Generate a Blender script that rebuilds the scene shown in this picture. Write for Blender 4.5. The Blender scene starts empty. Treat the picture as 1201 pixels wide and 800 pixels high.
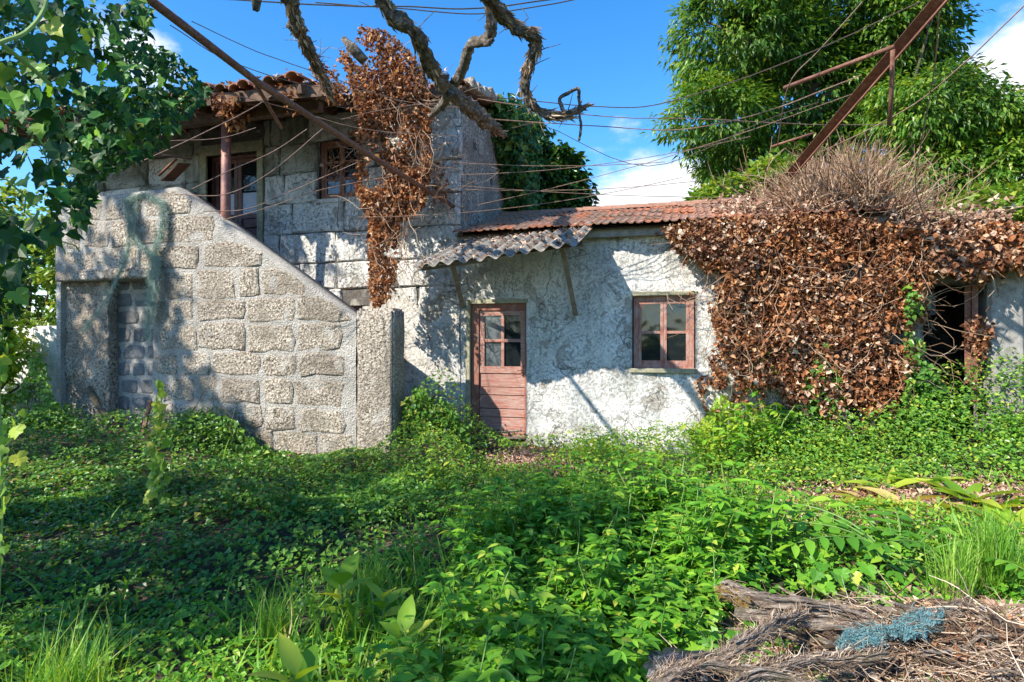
import bpy, bmesh, math, random
import numpy as np
from mathutils import Vector, Matrix, noise

random.seed(7); rng = np.random.default_rng(7)
scene = bpy.context.scene
COL = scene.collection

# ------------------------------------------------------------------ camera
TH = math.radians(16.0); SN, CS = math.sin(TH), math.cos(TH)
CAM = Vector((0.0, -8.36, 1.5)); FPX = 700.0
cam_d = bpy.data.cameras.new("camera"); cam = bpy.data.objects.new("camera", cam_d); COL.objects.link(cam)
cam.location = CAM; cam.rotation_euler = (math.pi / 2, 0, TH)
cam_d.sensor_width = 36.0; cam_d.lens = FPX / 1201 * 36.0
cam_d.clip_start = 0.05; cam_d.clip_end = 3000
scene.camera = cam

# ------------------------------------------------------------------ sky and sun
SUN_DIR = Vector((1.22, 1.5, -1.66)).normalized()
W = bpy.data.worlds.new("World"); scene.world = W; W.use_nodes = True
nt = W.node_tree; nt.nodes.clear()
def N(t, typ, **kw):
    n = t.nodes.new(typ)
    for k, v in kw.items():
        if k in n.inputs.keys() if isinstance(k, str) else False: n.inputs[k].default_value = v
        else: setattr(n, k, v)
    return n
sky = N(nt, 'ShaderNodeTexSky'); sky.sky_type = 'NISHITA'; sky.sun_disc = False
sky.sun_elevation = math.radians(40.7); sky.sun_rotation = math.radians(219.1)
sky.air_density = 1.0; sky.dust_density = 0.3; sky.ozone_density = 4.0
hs = N(nt, 'ShaderNodeHueSaturation'); hs.inputs['Saturation'].default_value = 1.30; hs.inputs['Value'].default_value = 0.72
nt.links.new(sky.outputs[0], hs.inputs['Color'])
bg = N(nt, 'ShaderNodeBackground'); bg.inputs[1].default_value = 0.15; nt.links.new(hs.outputs[0], bg.inputs[0])
bgc = N(nt, 'ShaderNodeBackground'); bgc.inputs[0].default_value = (0.93, 0.96, 1.0, 1); bgc.inputs[1].default_value = 0.48
mixb = N(nt, 'ShaderNodeMixShader'); out = N(nt, 'ShaderNodeOutputWorld')
tc = N(nt, 'ShaderNodeTexCoord')
mp = N(nt, 'ShaderNodeMapping'); mp.inputs['Scale'].default_value = (1, 1, 2.0); nt.links.new(tc.outputs['Generated'], mp.inputs[0])
ns = N(nt, 'ShaderNodeTexNoise'); ns.inputs['Scale'].default_value = 3.4; ns.inputs['Detail'].default_value = 9; ns.inputs['Roughness'].default_value = 0.58
nt.links.new(mp.outputs[0], ns.inputs['Vector'])
def mnode(t, op, a=None, b=None):
    m = t.nodes.new('ShaderNodeMath'); m.operation = op
    for i, v in enumerate((a, b)):
        if v is None: continue
        if isinstance(v, (int, float)): m.inputs[i].default_value = v
        else: t.links.new(v, m.inputs[i])
    return m.outputs[0]
bias = None
def cdir(px, py):
    u = (px - 600.5) / FPX; v = (400 - py) / FPX
    return Vector((-SN + u * CS, CS + u * SN, v)).normalized()
for (px, py, tight, amp) in ((765, 258, 300, .33), (1235, 150, 90, .34), (1215, 230, 90, .3), (735, 140, 900, .12), (700, 262, 500, .30), (820, 240, 420, .24), (360, 10, 900, .16), (165, 75, 500, .22), (-400, 300, 20, .3), (1700, 250, 20, .3)):
    vm = nt.nodes.new('ShaderNodeVectorMath'); vm.operation = 'DOT_PRODUCT'
    nt.links.new(tc.outputs['Generated'], vm.inputs[0]); vm.inputs[1].default_value = cdir(px, py)
    e = mnode(nt, 'MULTIPLY', mnode(nt, 'SUBTRACT', 1.0, vm.outputs['Value']), -float(tight))
    e = mnode(nt, 'MULTIPLY', mnode(nt, 'EXPONENT', e), amp)
    bias = e if bias is None else mnode(nt, 'ADD', bias, e)
cl = mnode(nt, 'ADD', mnode(nt, 'MULTIPLY', ns.outputs['Fac'], 0.85), bias)
mr = N(nt, 'ShaderNodeMapRange'); mr.interpolation_type = 'SMOOTHSTEP'
mr.inputs['From Min'].default_value = 0.60; mr.inputs['From Max'].default_value = 0.74
nt.links.new(cl, mr.inputs['Value'])
nt.links.new(mr.outputs[0], mixb.inputs[0]); nt.links.new(bg.outputs[0], mixb.inputs[1]); nt.links.new(bgc.outputs[0], mixb.inputs[2])
nt.links.new(mixb.outputs[0], out.inputs[0])

sd = bpy.data.lights.new("sun", 'SUN'); sd.energy = 3.25; sd.angle = math.radians(0.55); sd.color = (1.0, 0.93, 0.81)
so = bpy.data.objects.new("sun", sd); COL.objects.link(so); so.location = (-10, -12, 20)
so.rotation_euler = SUN_DIR.to_track_quat('-Z', 'Y').to_euler()
scene.view_settings.view_transform = 'Standard'; scene.view_settings.look = 'None'
scene.view_settings.exposure = 1.52; scene.view_settings.gamma = 1.0
scene.cycles.max_bounces = 6; scene.cycles.transparent_max_bounces = 6

# ------------------------------------------------------------------ photo geometry helpers
def onY(px, py, Y):
    u = (px - 600.5) / FPX; s = (Y - CAM.y) / (CS + u * SN)
    return Vector((s * (-SN + u * CS), Y, 1.5 + s * (400 - py) / FPX))
def XY(px, Y): return onY(px, 400, Y).x
def atD(px, py, d):
    u = (px - 600.5) / FPX
    return Vector((d * (-SN + u * CS), CAM.y + d * (CS + u * SN), 1.5 + d * (400 - py) / FPX))
def proj(P):
    P = np.asarray(P, float); x = P[..., 0]; y = P[..., 1] - CAM.y; z = P[..., 2] - 1.5
    f = -x * SN + y * CS; r = x * CS + y * SN
    f = np.where(f < .05, .05, f)
    return 600.5 + r / f * FPX, 400 - z / f * FPX, f
def sstep(a, b, x):
    t = np.clip((x - a) / (b - a), 0, 1); return t * t * (3 - 2 * t)
# cheap vectorised value noise
_perm = rng.random((64, 64, 64))
def vnoise(x, y, z=0.0, sc=1.0):
    x = np.asarray(x, float) * sc + 100; y = np.asarray(y, float) * sc + 100; z = np.asarray(z, float) * sc + 100 + 0 * x
    xi, yi, zi = np.floor(x).astype(int), np.floor(y).astype(int), np.floor(z).astype(int)
    fx, fy, fz = x - xi, y - yi, z - zi
    fx, fy, fz = (f * f * (3 - 2 * f) for f in (fx, fy, fz))
    r = 0
    for a in (0, 1):
        for b in (0, 1):
            for c in (0, 1):
                r = r + _perm[(xi + a) % 64, (yi + b) % 64, (zi + c) % 64] * (fx if a else 1 - fx) * (fy if b else 1 - fy) * (fz if c else 1 - fz)
    return r * 2 - 1
def fbm(x, y, z=0.0, sc=1.0, o=3):
    r = 0; a = 1
    for i in range(o):
        r = r + a * vnoise(x, y, z, sc * 2 ** i); a *= .5
    return r
def gh(x, y):
    x = np.asarray(x, float); y = np.asarray(y, float)
    z = -0.03 + 0.05 * fbm(x, y, 0, .6, 3)
    z = z + 0.38 * sstep(.8, 3.6, x) * sstep(-4.5, -1.0, y)
    z = z + 0.18 * sstep(-4.5, -8.5, x) * sstep(-5, -2, y)
    z = z + 0.45 * np.exp(-(((x + 3.15) / .45) ** 2 + ((y + .75) / .55) ** 2))      # earth heaped beside the door
    z = z + 0.30 * np.exp(-(((x - 1.55) / 1.0) ** 2 + ((y + 5.35) / .75) ** 2))    # debris heap
    z = z - 0.10 * sstep(-3, -7, y)
    return z

# ------------------------------------------------------------------ object helpers
def tag(o, label=None, cat=None, group=None, kind=None):
    if label: o['label'] = label
    if cat: o['category'] = cat
    if group: o['group'] = group
    if kind: o['kind'] = kind
    return o
def thing(name, loc, label, cat, group=None, kind=None):
    o = bpy.data.objects.new(name, None); o.empty_display_size = .1; COL.objects.link(o); o.location = loc
    return tag(o, label, cat, group, kind)
def worg(o):
    v = Vector((0, 0, 0))
    while o is not None: v += o.location; o = o.parent
    return v
def link_mesh(name, V, F, mat, parent=None, smooth=False, origin=None, kind=None, mats=None):
    V = np.asarray(V, float)
    if origin is None:
        if parent is not None: origin = worg(parent)
        else: origin = Vector(((V[:, 0].min() + V[:, 0].max()) / 2, (V[:, 1].min() + V[:, 1].max()) / 2, V[:, 2].min()))
    me = bpy.data.meshes.new(name)
    Vl = V - np.array(origin)
    if isinstance(F, np.ndarray):
        nf, k = F.shape
        me.vertices.add(len(Vl)); me.vertices.foreach_set('co', Vl.astype(np.float32).ravel())
        me.loops.add(nf * k); me.loops.foreach_set('vertex_index', F.astype(np.int32).ravel())
        me.polygons.add(nf); me.polygons.foreach_set('loop_start', np.arange(nf, dtype=np.int32) * k)
        me.polygons.foreach_set('use_smooth', np.full(nf, smooth)); me.update(calc_edges=True)
    else:
        me.from_pydata([tuple(v) for v in Vl], [], F); me.update()
        if smooth: me.polygons.foreach_set('use_smooth', [True] * len(me.polygons))
    me.materials.append(mat)
    o = bpy.data.objects.new(name, me); COL.objects.link(o)
    if parent is not None:
        o.parent = parent; o.location = Vector(origin) - worg(parent)
    else: o.location = origin
    if kind: o['kind'] = kind
    return o
class MB:
    def __init__(s): s.v = []; s.f = []
    def add(s, V, F):
        b = len(s.v); s.v += [tuple(v) for v in V]; s.f += [tuple(i + b for i in f) for f in F]; return s
    def box(s, x0, x1, y0, y1, z0, z1, jit=0.0, bev=0.0):
        bm = bmesh.new(); bmesh.ops.create_cube(bm, size=1)
        for v in bm.verts:
            v.co = Vector(((x0 + x1) / 2 + v.co.x * (x1 - x0), (y0 + y1) / 2 + v.co.y * (y1 - y0), (z0 + z1) / 2 + v.co.z * (z1 - z0)))
            if jit: v.co += Vector([random.uniform(-jit, jit) for _ in range(3)])
        if bev: bmesh.ops.bevel(bm, geom=bm.edges[:], offset=bev, segments=1, affect='EDGES')
        bm.verts.index_update()
        s.add([v.co for v in bm.verts], [[v.index for v in f.verts] for f in bm.faces]); bm.free(); return s
    def beam(s, a, b, w, h, roll=0.0):
        a, b = Vector(a), Vector(b); d = (b - a).normalized()
        side = d.cross(Vector((0, 0, 1)));
        if side.length < .05: side = Vector((1, 0, 0))
        side.normalize(); up = side.cross(d)
        q = Matrix.Rotation(roll, 3, d); side = q @ side; up = q @ up
        V = [p + side * sx * w / 2 + up * sz * h / 2 for p in (a, b) for sx, sz in ((-1, -1), (1, -1), (1, 1), (-1, 1))]
        s.add(V, [(0, 1, 2, 3), (7, 6, 5, 4), (0, 4, 5, 1), (1, 5, 6, 2), (2, 6, 7, 3), (3, 7, 4, 0)]); return s
    def tube(s, pts, rad, n=8, rough=0.0, seed=0, cap=True):
        pts = [Vector(p) for p in pts]; m = len(pts)
        if isinstance(rad, (int, float)): rad = [rad] * m
        V = []; F = []; up = Vector((0.13, .21, 1)).normalized()
        for i, p in enumerate(pts):
            d = (pts[min(i + 1, m - 1)] - pts[max(i - 1, 0)])
            if d.length < 1e-6: d = Vector((0, 0, 1))
            d.normalize(); a = d.cross(up)
            if a.length < .1: a = d.cross(Vector((1, 0, 0)))
            a.normalize(); b = a.cross(d); up = b
            for k in range(n):
                t = 2 * math.pi * k / n; r = rad[i]
                if rough:
                    r *= 1 + rough * (noise.noise(Vector((p.x * 5 + seed, p.y * 5, p.z * 5 + k * 2.3))) + .8 * noise.noise(Vector((k * 1.7 + seed, i * .35, 3.3))) + .5 * noise.noise(Vector((k * 5.7 + seed, i * .9, 3.3))))
                V.append(p + (a * math.cos(t) + b * math.sin(t)) * r)
        for i in range(m - 1):
            for k in range(n):
                k2 = (k + 1) % n; F.append((i * n + k, i * n + k2, (i + 1) * n + k2, (i + 1) * n + k))
        if cap: F.append(tuple(range(n - 1, -1, -1))); F.append(tuple(range((m - 1) * n, m * n)))
        s.add(V, F); return s
    def build(s, name, mat, parent=None, smooth=False, **kw):
        return link_mesh(name, s.v, s.f, mat, parent, smooth, **kw)
def catmull(pts, n=8):
    pts = [Vector(p) for p in pts]; P = [pts[0] * 2 - pts[1]] + pts + [pts[-1] * 2 - pts[-2]]; R = []
    for i in range(1, len(P) - 2):
        for k in range(n):
            t = k / n; a, b, c, d = P[i - 1], P[i], P[i + 1], P[i + 2]
            R.append(.5 * ((2 * b) + (c - a) * t + (2 * a - 5 * b + 4 * c - d) * t * t + (3 * b - a - 3 * c + d) * t ** 3))
    R.append(P[-2]); return R
def lerpr(r0, r1, n): return [r0 + (r1 - r0) * i / (n - 1) for i in range(n)]

# ------------------------------------------------------------------ materials
def new_mat(name):
    m = bpy.data.materials.new(name); m.use_nodes = True; t = m.node_tree
    p = t.nodes['Principled BSDF']; return m, t, p
def pos_node(t, obj=False):
    if obj: return t.nodes.new('ShaderNodeTexCoord').outputs['Object']
    return t.nodes.new('ShaderNodeNewGeometry').outputs['Position']
def tnoise(t, vec, scale, detail=5, rough=.6, dist=0.0, stretch=None):
    if stretch:
        mpn = t.nodes.new('ShaderNodeMapping'); mpn.inputs['Scale'].default_value = stretch; t.links.new(vec, mpn.inputs[0]); vec = mpn.outputs[0]
    n = t.nodes.new('ShaderNodeTexNoise'); n.inputs['Scale'].default_value = scale; n.inputs['Detail'].default_value = detail
    n.inputs['Roughness'].default_value = rough; n.inputs['Distortion'].default_value = dist; t.links.new(vec, n.inputs['Vector']); return n.outputs['Fac']
def ramp(t, fac, stops, interp='LINEAR'):
    r = t.nodes.new('ShaderNodeValToRGB'); r.color_ramp.interpolation = interp
    while len(r.color_ramp.elements) < len(stops): r.color_ramp.elements.new(.5)
    for e, (p, c) in zip(r.color_ramp.elements, stops):
        e.position = p; e.color = (c, c, c, 1) if isinstance(c, (int, float)) else (*c, 1)
    t.links.new(fac, r.inputs[0]); return r.outputs[0]
def mixc(t, fac, a, b, mode='MIX'):
    m = t.nodes.new('ShaderNodeMix'); m.data_type = 'RGBA'; m.blend_type = mode
    for idx, v in ((0, fac), (6, a), (7, b)):
        if isinstance(v, (int, float)): m.inputs[idx].default_value = v
        elif isinstance(v, tuple): m.inputs[idx].default_value = (*v, 1)
        else: t.links.new(v, m.inputs[idx])
    return m.outputs[2]
def bump(t, p, h, strength=.5, dist=.02):
    b = t.nodes.new('ShaderNodeBump'); b.inputs['Strength'].default_value = strength; b.inputs['Distance'].default_value = dist
    t.links.new(h, b.inputs['Height']); t.links.new(b.outputs[0], p.inputs['Normal'])
def add(t, a, b): return mnode(t, 'ADD', a, b)
def mul(t, a, b): return mnode(t, 'MULTIPLY', a, b)

def wash_mat(name, white, stain, spec_amt=.6, pit=.5, scale=1.0, under=(.20, .17, .14), bare_amt=.55, splash=.0):
    m, t, p = new_mat(name); v = pos_node(t)
    big = tnoise(t, v, 1.3 * scale, 6, .62, .4)
    col = mixc(t, ramp(t, big, [(.42, 0.), (.64, 1.)]), white, stain)
    drip = tnoise(t, v, 5, 4, .6, .2, (1.6, 1.6, .25))
    col = mixc(t, ramp(t, drip, [(.54, 0.), (.72, .6)]), col, (stain[0] * .50, stain[1] * .52, stain[2] * .46))
    pt = tnoise(t, v, 27 * scale, 8, .8)
    patch = tnoise(t, v, 2.4, 5, .65)
    lim = mul(t, ramp(t, pt, [(.53, 0.), (.59, 1.)]), ramp(t, patch, [(.38, .15), (.62, 1.)]))
    col = mixc(t, mul(t, lim, spec_amt), col, under)
    bn = tnoise(t, v, 2.1, 9, .72, .5); bare = ramp(t, bn, [(.575, 0.), (.60, 1.)])
    col = mixc(t, mul(t, bare, bare_amt), col, (.40, .33, .255))
    vo = t.nodes.new('ShaderNodeTexVoronoi'); vo.feature = 'DISTANCE_TO_EDGE'; vo.inputs['Scale'].default_value = 1.35
    dn = t.nodes.new('ShaderNodeTexNoise'); dn.inputs['Scale'].default_value = 3; dn.inputs['Detail'].default_value = 5; t.links.new(v, dn.inputs['Vector'])
    vm = t.nodes.new('ShaderNodeVectorMath'); vm.operation = 'MULTIPLY_ADD'; t.links.new(dn.outputs['Color'], vm.inputs[0]); vm.inputs[1].default_value = (.8, .8, .8); t.links.new(v, vm.inputs[2]); t.links.new(vm.outputs[0], vo.inputs['Vector'])
    crack = mul(t, ramp(t, vo.outputs['Distance'], [(.004, 1.), (.012, 0.)]), ramp(t, tnoise(t, v, 1.1, 3), [(.46, 0.), (.56, 1.)]))
    col = mixc(t, mul(t, crack, .75), col, (.12, .10, .08))
    if splash:
        sx = t.nodes.new('ShaderNodeSeparateXYZ'); t.links.new(v, sx.inputs[0])
        low_ = mnode(t, 'SUBTRACT', add(t, tnoise(t, v, 3.5, 6, .7), mul(t, tnoise(t, v, 1.2, 3), .6)), mul(t, sx.outputs[2], 1.1))
        col = mixc(t, mul(t, ramp(t, low_, [(.55, 0.), (.95, 1.)]), splash), col, (.34, .33, .22))
    t.links.new(col, p.inputs['Base Color']); p.inputs['Roughness'].default_value = .92
    h = add(t, mul(t, pt, -1.0 * pit), add(t, mul(t, tnoise(t, v, 8, 6, .62), 1.2), add(t, mul(t, lim, -.6), add(t, mul(t, bare, -.7), mul(t, crack, -.8)))))
    bump(t, p, h, .85, .04); return m
M = {}
M['wash_low'] = wash_mat('limewash_plaster', (.84, .82, .77), (.58, .57, .535), .5, .7, 1.0, (.30, .265, .22), .6, .6)
M['wash_rough'] = wash_mat('rough_beige_limewash', (.82, .78, .71), (.58, .53, .46), .75, 1.2, .9, (.20, .165, .13), .8)
M['wash_gable'] = wash_mat('weathered_bare_gable', (.60, .56, .50), (.36, .32, .27), .9, 1.2, 1.0, (.08, .065, .05))
M['wash_mould'] = wash_mat('mould_blackened_limewash', (.50, .50, .44), (.12, .13, .08), .9, 1.0, 1.1, (.05, .05, .035))
M['wash_block'] = wash_mat('limewashed_granite', (.90, .88, .83), (.70, .68, .63), .95, 1.3, .9, (.08, .065, .05))
def granite(name, c1, c2, c3, sc=1.0, light=.0):
    m, t, p = new_mat(name); v = pos_node(t)
    vo = t.nodes.new('ShaderNodeTexVoronoi'); vo.inputs['Scale'].default_value = 60 * sc; t.links.new(v, vo.inputs['Vector'])
    g = tnoise(t, v, 48 * sc, 6, .82)
    col = ramp(t, g, [(.42, c1), (.49, c2), (.57, c3)])
    col = mixc(t, ramp(t, tnoise(t, v, 1.7, 6, .6, .3), [(.44, 0.), (.62, .7)]), col, tuple(x * .55 for x in c2))
    col = mixc(t, ramp(t, tnoise(t, v, 2.9, 7, .7, .3), [(.55, 0.), (.62, .7)]), col, (.60, .565, .50))
    oi = t.nodes.new('ShaderNodeObjectInfo')
    col = mixc(t, mul(t, oi.outputs['Random'], .28), col, (.20, .16, .125))
    t.links.new(col, p.inputs['Base Color']); p.inputs['Roughness'].default_value = .95
    h = add(t, mul(t, g, 1.0), add(t, mul(t, vo.outputs['Distance'], .5), mul(t, tnoise(t, v, 11, 5, .6), 1.2)))
    bump(t, p, h, .95, .04); return m
M['granite'] = granite('rough_granite', (.10, .075, .05), (.50, .415, .32), (.86, .77, .64), .62)
M['granite_dark'] = granite('dark_rough_granite', (.07, .053, .037), (.42, .345, .265), (.78, .69, .57), .62)
M['mortar'] = granite('grey_mortar', (.44, .41, .36), (.62, .585, .53), (.76, .72, .66), .8)
M['joint'] = granite('dark_joint_mortar', (.07, .06, .05), (.17, .15, .13), (.33, .31, .28), 1.5)
M['gable_stone'] = granite('weathered_gable_granite', (.07, .055, .042), (.36, .31, .26), (.84, .80, .73), .5)
M['blockstone'] = granite('grey_small_stone', (.16, .17, .18), (.27, .28, .29), (.36, .37, .38), 1.3)

def paint(name, c, worn, amt=.5, rough=.6, sc=1.0, st=(1, 1, 1)):
    m, t, p = new_mat(name); v = pos_node(t)
    n = tnoise(t, v, 7 * sc, 8, .72, .3, st); n2 = tnoise(t, v, 45 * sc, 5, .7, 0, st)
    col = mixc(t, ramp(t, add(t, mul(t, n, .7), mul(t, n2, .3)), [(.50 - .12 * amt, 0.), (.62 - .04 * amt, 1.)]), c, worn)
    col = mixc(t, ramp(t, tnoise(t, v, 2, 4), [(.4, 0.), (.7, .5)]), col, tuple(x * .6 for x in c))
    t.links.new(col, p.inputs['Base Color']); p.inputs['Roughness'].default_value = rough
    bump(t, p, add(t, n, n2), .5, .01); return m
M['redpaint'] = paint('faded_red_paint', (.40, .145, .105), (.47, .36, .30), .60, .8, 2.6, (.35, 1, 2.6))
M['redframe'] = paint('weathered_red_brown_frame', (.27, .085, .05), (.34, .20, .15), .5, .7, 1.8, (1.4, 1, .5))
M['winframe'] = paint('peeling_brick_red_frame', (.34, .095, .055), (.44, .33, .28), .75, .8, 2.6, (1.6, 1, .45))
M['maroon'] = paint('dark_maroon_paint', (.10, .028, .022), (.17, .07, .055), .3, .5)
M['wood'] = paint('grey_weathered_wood', (.30, .26, .21), (.16, .11, .075), .6, .85, 1.5, (.3, 1, 3))
M['darkwood'] = paint('dark_old_timber', (.095, .05, .03), (.20, .12, .075), .4, .85, 1.5)
M['brownwood'] = paint('brown_board', (.20, .09, .04), (.11, .055, .03), .5, .75, 1.5)
M['rust'] = paint('rusty_iron', (.155, .055, .032), (.30, .15, .095), .5, .7, 3)
M['postpaint'] = paint('pinkish_rusted_post_paint', (.34, .15, .12), (.18, .075, .05), .35, .42, 2)
M['wire'] = paint('rusty_wire', (.19, .10, .065), (.34, .24, .18), .5, .6, 3)
M['cable'] = paint('dark_cable', (.05, .035, .03), (.12, .07, .05), .5, .6, 3)
M['tile'] = paint('terracotta_tile', (.50, .19, .095), (.30, .14, .085), .6, .9, 2)
M['tile_old'] = paint('lichened_terracotta', (.30, .13, .075), (.17, .12, .075), .7, .95, 2)
M['asbestos'] = paint('lichened_fibre_cement', (.40, .37, .32), (.13, .10, .075), .95, .95, 2.5)
M['jamb'] = paint('mossy_plaster_band', (.42, .39, .27), (.20, .19, .12), .6, .95, 2)
M['dirty'] = paint('mould_stained_plaster', (.12, .12, .07), (.30, .29, .20), .4, .95, 1.2)
M['concrete'] = paint('stained_concrete', (.36, .34, .31), (.17, .16, .14), .6, .95, 1.6)
M['whitewall'] = paint('white_far_wall', (.78, .77, .74), (.45, .43, .40), .3, .95, 1.0)
M['curtain'] = paint('pale_net_curtain', (.50, .55, .66), (.38, .44, .56), .3, .9)
M['black'] = paint('black_plastic_sheet', (.012, .016, .022), (.03, .04, .05), .3, .28)
M['greenbox'] = paint('pale_green_sign', (.22, .42, .22), (.16, .32, .17), .3, .6)
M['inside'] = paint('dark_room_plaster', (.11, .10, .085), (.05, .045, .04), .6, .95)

def bark(name, c1, c2, c3, sc=1.0, st=None, dist=.5):
    m, t, p = new_mat(name); v = pos_node(t)
    n = tnoise(t, v, 16 * sc, 8, .75, dist, st); n2 = tnoise(t, v, 5 * sc, 5, .6)
    col = ramp(t, n, [(.34, c1), (.5, c2), (.66, c3)])
    col = mixc(t, ramp(t, n2, [(.52, 0.), (.64, .5)]), col, (.14, .13, .05))
    t.links.new(col, p.inputs['Base Color']); p.inputs['Roughness'].default_value = .95
    bump(t, p, n, 1.0, .05); return m
M['vinebark'] = bark('grey_flaking_vine_bark', (.03, .022, .015), (.16, .125, .095), (.48, .42, .36), 1.3)
M['bark'] = bark('brown_tree_bark', (.04, .03, .02), (.11, .085, .06), (.22, .18, .13), .7)
M['deadbark'] = bark('sun_bleached_dead_wood', (.06, .045, .03), (.33, .25, .19), (.72, .62, .51), 2.0, (.30, 1.2, 1.6), .1)
M['brownstick'] = bark('brown_broken_sticks', (.03, .018, .012), (.12, .07, .045), (.28, .18, .12), 2.0, (.4, 1.2, 1.4), .1)
M['fibre'] = bark('fibrous_dead_root', (.10, .065, .04), (.34, .25, .18), (.62, .50, .39), 3.5, None, 0)

def leaf_mat(name, stops, rough=.42, trans=.30, tmul=1.5, patch=None, spec=.4):
    m, t, p = new_mat(name); g = t.nodes.new('ShaderNodeNewGeometry'); oi = t.nodes.new('ShaderNodeObjectInfo')
    r = mnode(t, 'FRACT', add(t, g.outputs['Random Per Island'], oi.outputs['Random']))
    col = ramp(t, r, stops)
    if patch:
        col = mixc(t, ramp(t, tnoise(t, g.outputs['Position'], patch[1], 3), [(.44, 0.), (.60, 1.)]), col, ramp(t, r, patch[0]))
    t.links.new(col, p.inputs['Base Color']); p.inputs['Roughness'].default_value = rough
    p.inputs['Specular IOR Level'].default_value = spec
    tr = t.nodes.new('ShaderNodeBsdfTranslucent')
    cm = mixc(t, 1.0, col, (tmul * 1.25, tmul, tmul * .5), 'MULTIPLY'); t.links.new(cm, tr.inputs[0])
    mx = t.nodes.new('ShaderNodeMixShader'); mx.inputs[0].default_value = trans
    t.links.new(p.outputs[0], mx.inputs[1]); t.links.new(tr.outputs[0], mx.inputs[2])
    t.links.new(mx.outputs[0], t.nodes['Material Output'].inputs[0]); return m
M['ivy_dark'] = leaf_mat('dark_ivy_leaf', [(0., (.010, .045, .010)), (.5, (.020, .085, .015)), (.85, (.04, .14, .02)), (1., (.15, .27, .035))], .42, .22, spec=.25)
M['ivy_ground'] = leaf_mat('ground_ivy_leaf', [(0., (.035, .10, .016)), (.5, (.08, .20, .026)), (.9, (.15, .30, .035)), (.96, (.36, .38, .06)), (1., (.34, .20, .08))], .36, .3,
                           patch=([(0., (.08, .22, .03)), (1., (.17, .34, .04))], .9))
M['weed'] = leaf_mat('fresh_weed_leaf', [(0., (.06, .20, .016)), (.5, (.12, .32, .022)), (.93, (.24, .46, .035)), (1., (.46, .50, .07))], .45, .35)
M['weed_lime'] = leaf_mat('lime_weed_leaf', [(0., (.13, .29, .02)), (.6, (.27, .44, .035)), (1., (.50, .54, .07))], .5, .4)
M['yellowleaf'] = leaf_mat('yellowing_leaf', [(0., (.28, .36, .04)), (.5, (.50, .46, .06)), (1., (.62, .54, .20))], .5, .4)
M['grass'] = leaf_mat('fresh_grass', [(0., (.09, .25, .02)), (.6, (.18, .38, .035)), (.94, (.32, .48, .07)), (1., (.5, .45, .25))], .5, .35)
M['tree_leaf'] = leaf_mat('chestnut_leaf', [(0., (.018, .06, .008)), (.5, (.045, .125, .013)), (.9, (.09, .19, .02)), (1., (.22, .28, .04))], .4, .35, 1.8, patch=([(0., (.05, .14, .012)), (.6, (.11, .24, .02)), (1., (.28, .35, .045))], .55))
M['bush_leaf'] = leaf_mat('yellow_green_bush_leaf', [(0., (.07, .17, .02)), (.6, (.16, .30, .03)), (1., (.33, .38, .06))], .45, .35)
M['ivy_tree'] = leaf_mat('ivy_mass_leaf', [(0., (.02, .075, .018)), (.7, (.055, .15, .025)), (1., (.17, .24, .03))], .34, .2)
M['dead'] = leaf_mat('dead_brown_leaf', [(0., (.085, .03, .015)), (.25, (.21, .078, .032)), (.6, (.40, .165, .065)), (.85, (.54, .28, .125)), (1., (.62, .42, .26))], .75, .2, 1.2, patch=([(0., (.06, .025, .014)), (.4, (.17, .07, .035)), (.8, (.33, .16, .085)), (1., (.55, .38, .25))], 2.6), spec=.2)
M['dead_dull'] = leaf_mat('dull_dead_leaf', [(0., (.12, .065, .045)), (.5, (.36, .21, .14)), (1., (.62, .48, .36))], .8, .1, 1.0, spec=.15)
M['twig'] = leaf_mat('dry_twig', [(0., (.13, .065, .035)), (.5, (.30, .185, .115)), (1., (.52, .38, .27))], .9, .0, spec=.1)
M['straw'] = leaf_mat('dry_straw', [(0., (.06, .035, .022)), (.35, (.22, .14, .09)), (.75, (.44, .32, .22)), (1., (.70, .58, .45))], .9, .05, spec=.1)
M['net'] = leaf_mat('teal_net_fibre', [(0., (.06, .15, .16)), (.6, (.11, .25, .27)), (1., (.26, .40, .41))], .6, .2)
M['net_pale'] = leaf_mat('pale_sea_green_net_fibre', [(0., (.24, .36, .31)), (.6, (.36, .48, .43)), (1., (.52, .60, .55))], .7, .2)
M['net_sheet'] = paint('faded_teal_net', (.055, .15, .165), (.20, .34, .35), .7, .8, 6)
M['stem'] = leaf_mat('green_stem', [(0., (.10, .22, .04)), (1., (.22, .34, .08))], .5, .1)

m, t, p = new_mat('glass_pane'); M['glass'] = m
v = pos_node(t); p.inputs['Base Color'].default_value = (.012, .016, .018, 1); p.inputs['Roughness'].default_value = .06
p.inputs['IOR'].default_value = 1.62; bump(t, p, tnoise(t, v, 3.0, 2), .25, .02)
m, t, p = new_mat('dusty_glass_pane'); M['glass_dusty'] = m
v = pos_node(t); n = tnoise(t, v, 5, 6, .7)
t.links.new(ramp(t, n, [(.35, (.02, .023, .025)), (.6, (.13, .15, .16))]), p.inputs['Base Color']); p.inputs['Roughness'].default_value = .12
p.inputs['IOR'].default_value = 1.9
m, t, p = new_mat('earth_ground'); M['earth'] = m
v = pos_node(t)
n = tnoise(t, v, 6, 8, .7); n2 = tnoise(t, v, 55, 4, .7)
col = ramp(t, n, [(.36, (.035, .028, .018)), (.52, (.10, .07, .045)), (.66, (.20, .15, .10))])
col = mixc(t, ramp(t, n2, [(.48, 0.), (.6, .6)]), col, (.23, .165, .11))
col = mixc(t, ramp(t, tnoise(t, v, .9, 5), [(.45, 0.), (.6, .8)]), col, (.045, .075, .02))
t.links.new(col, p.inputs['Base Color']); p.inputs['Roughness'].default_value = 1; bump(t, p, add(t, n, n2), 1.0, .05)

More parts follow.
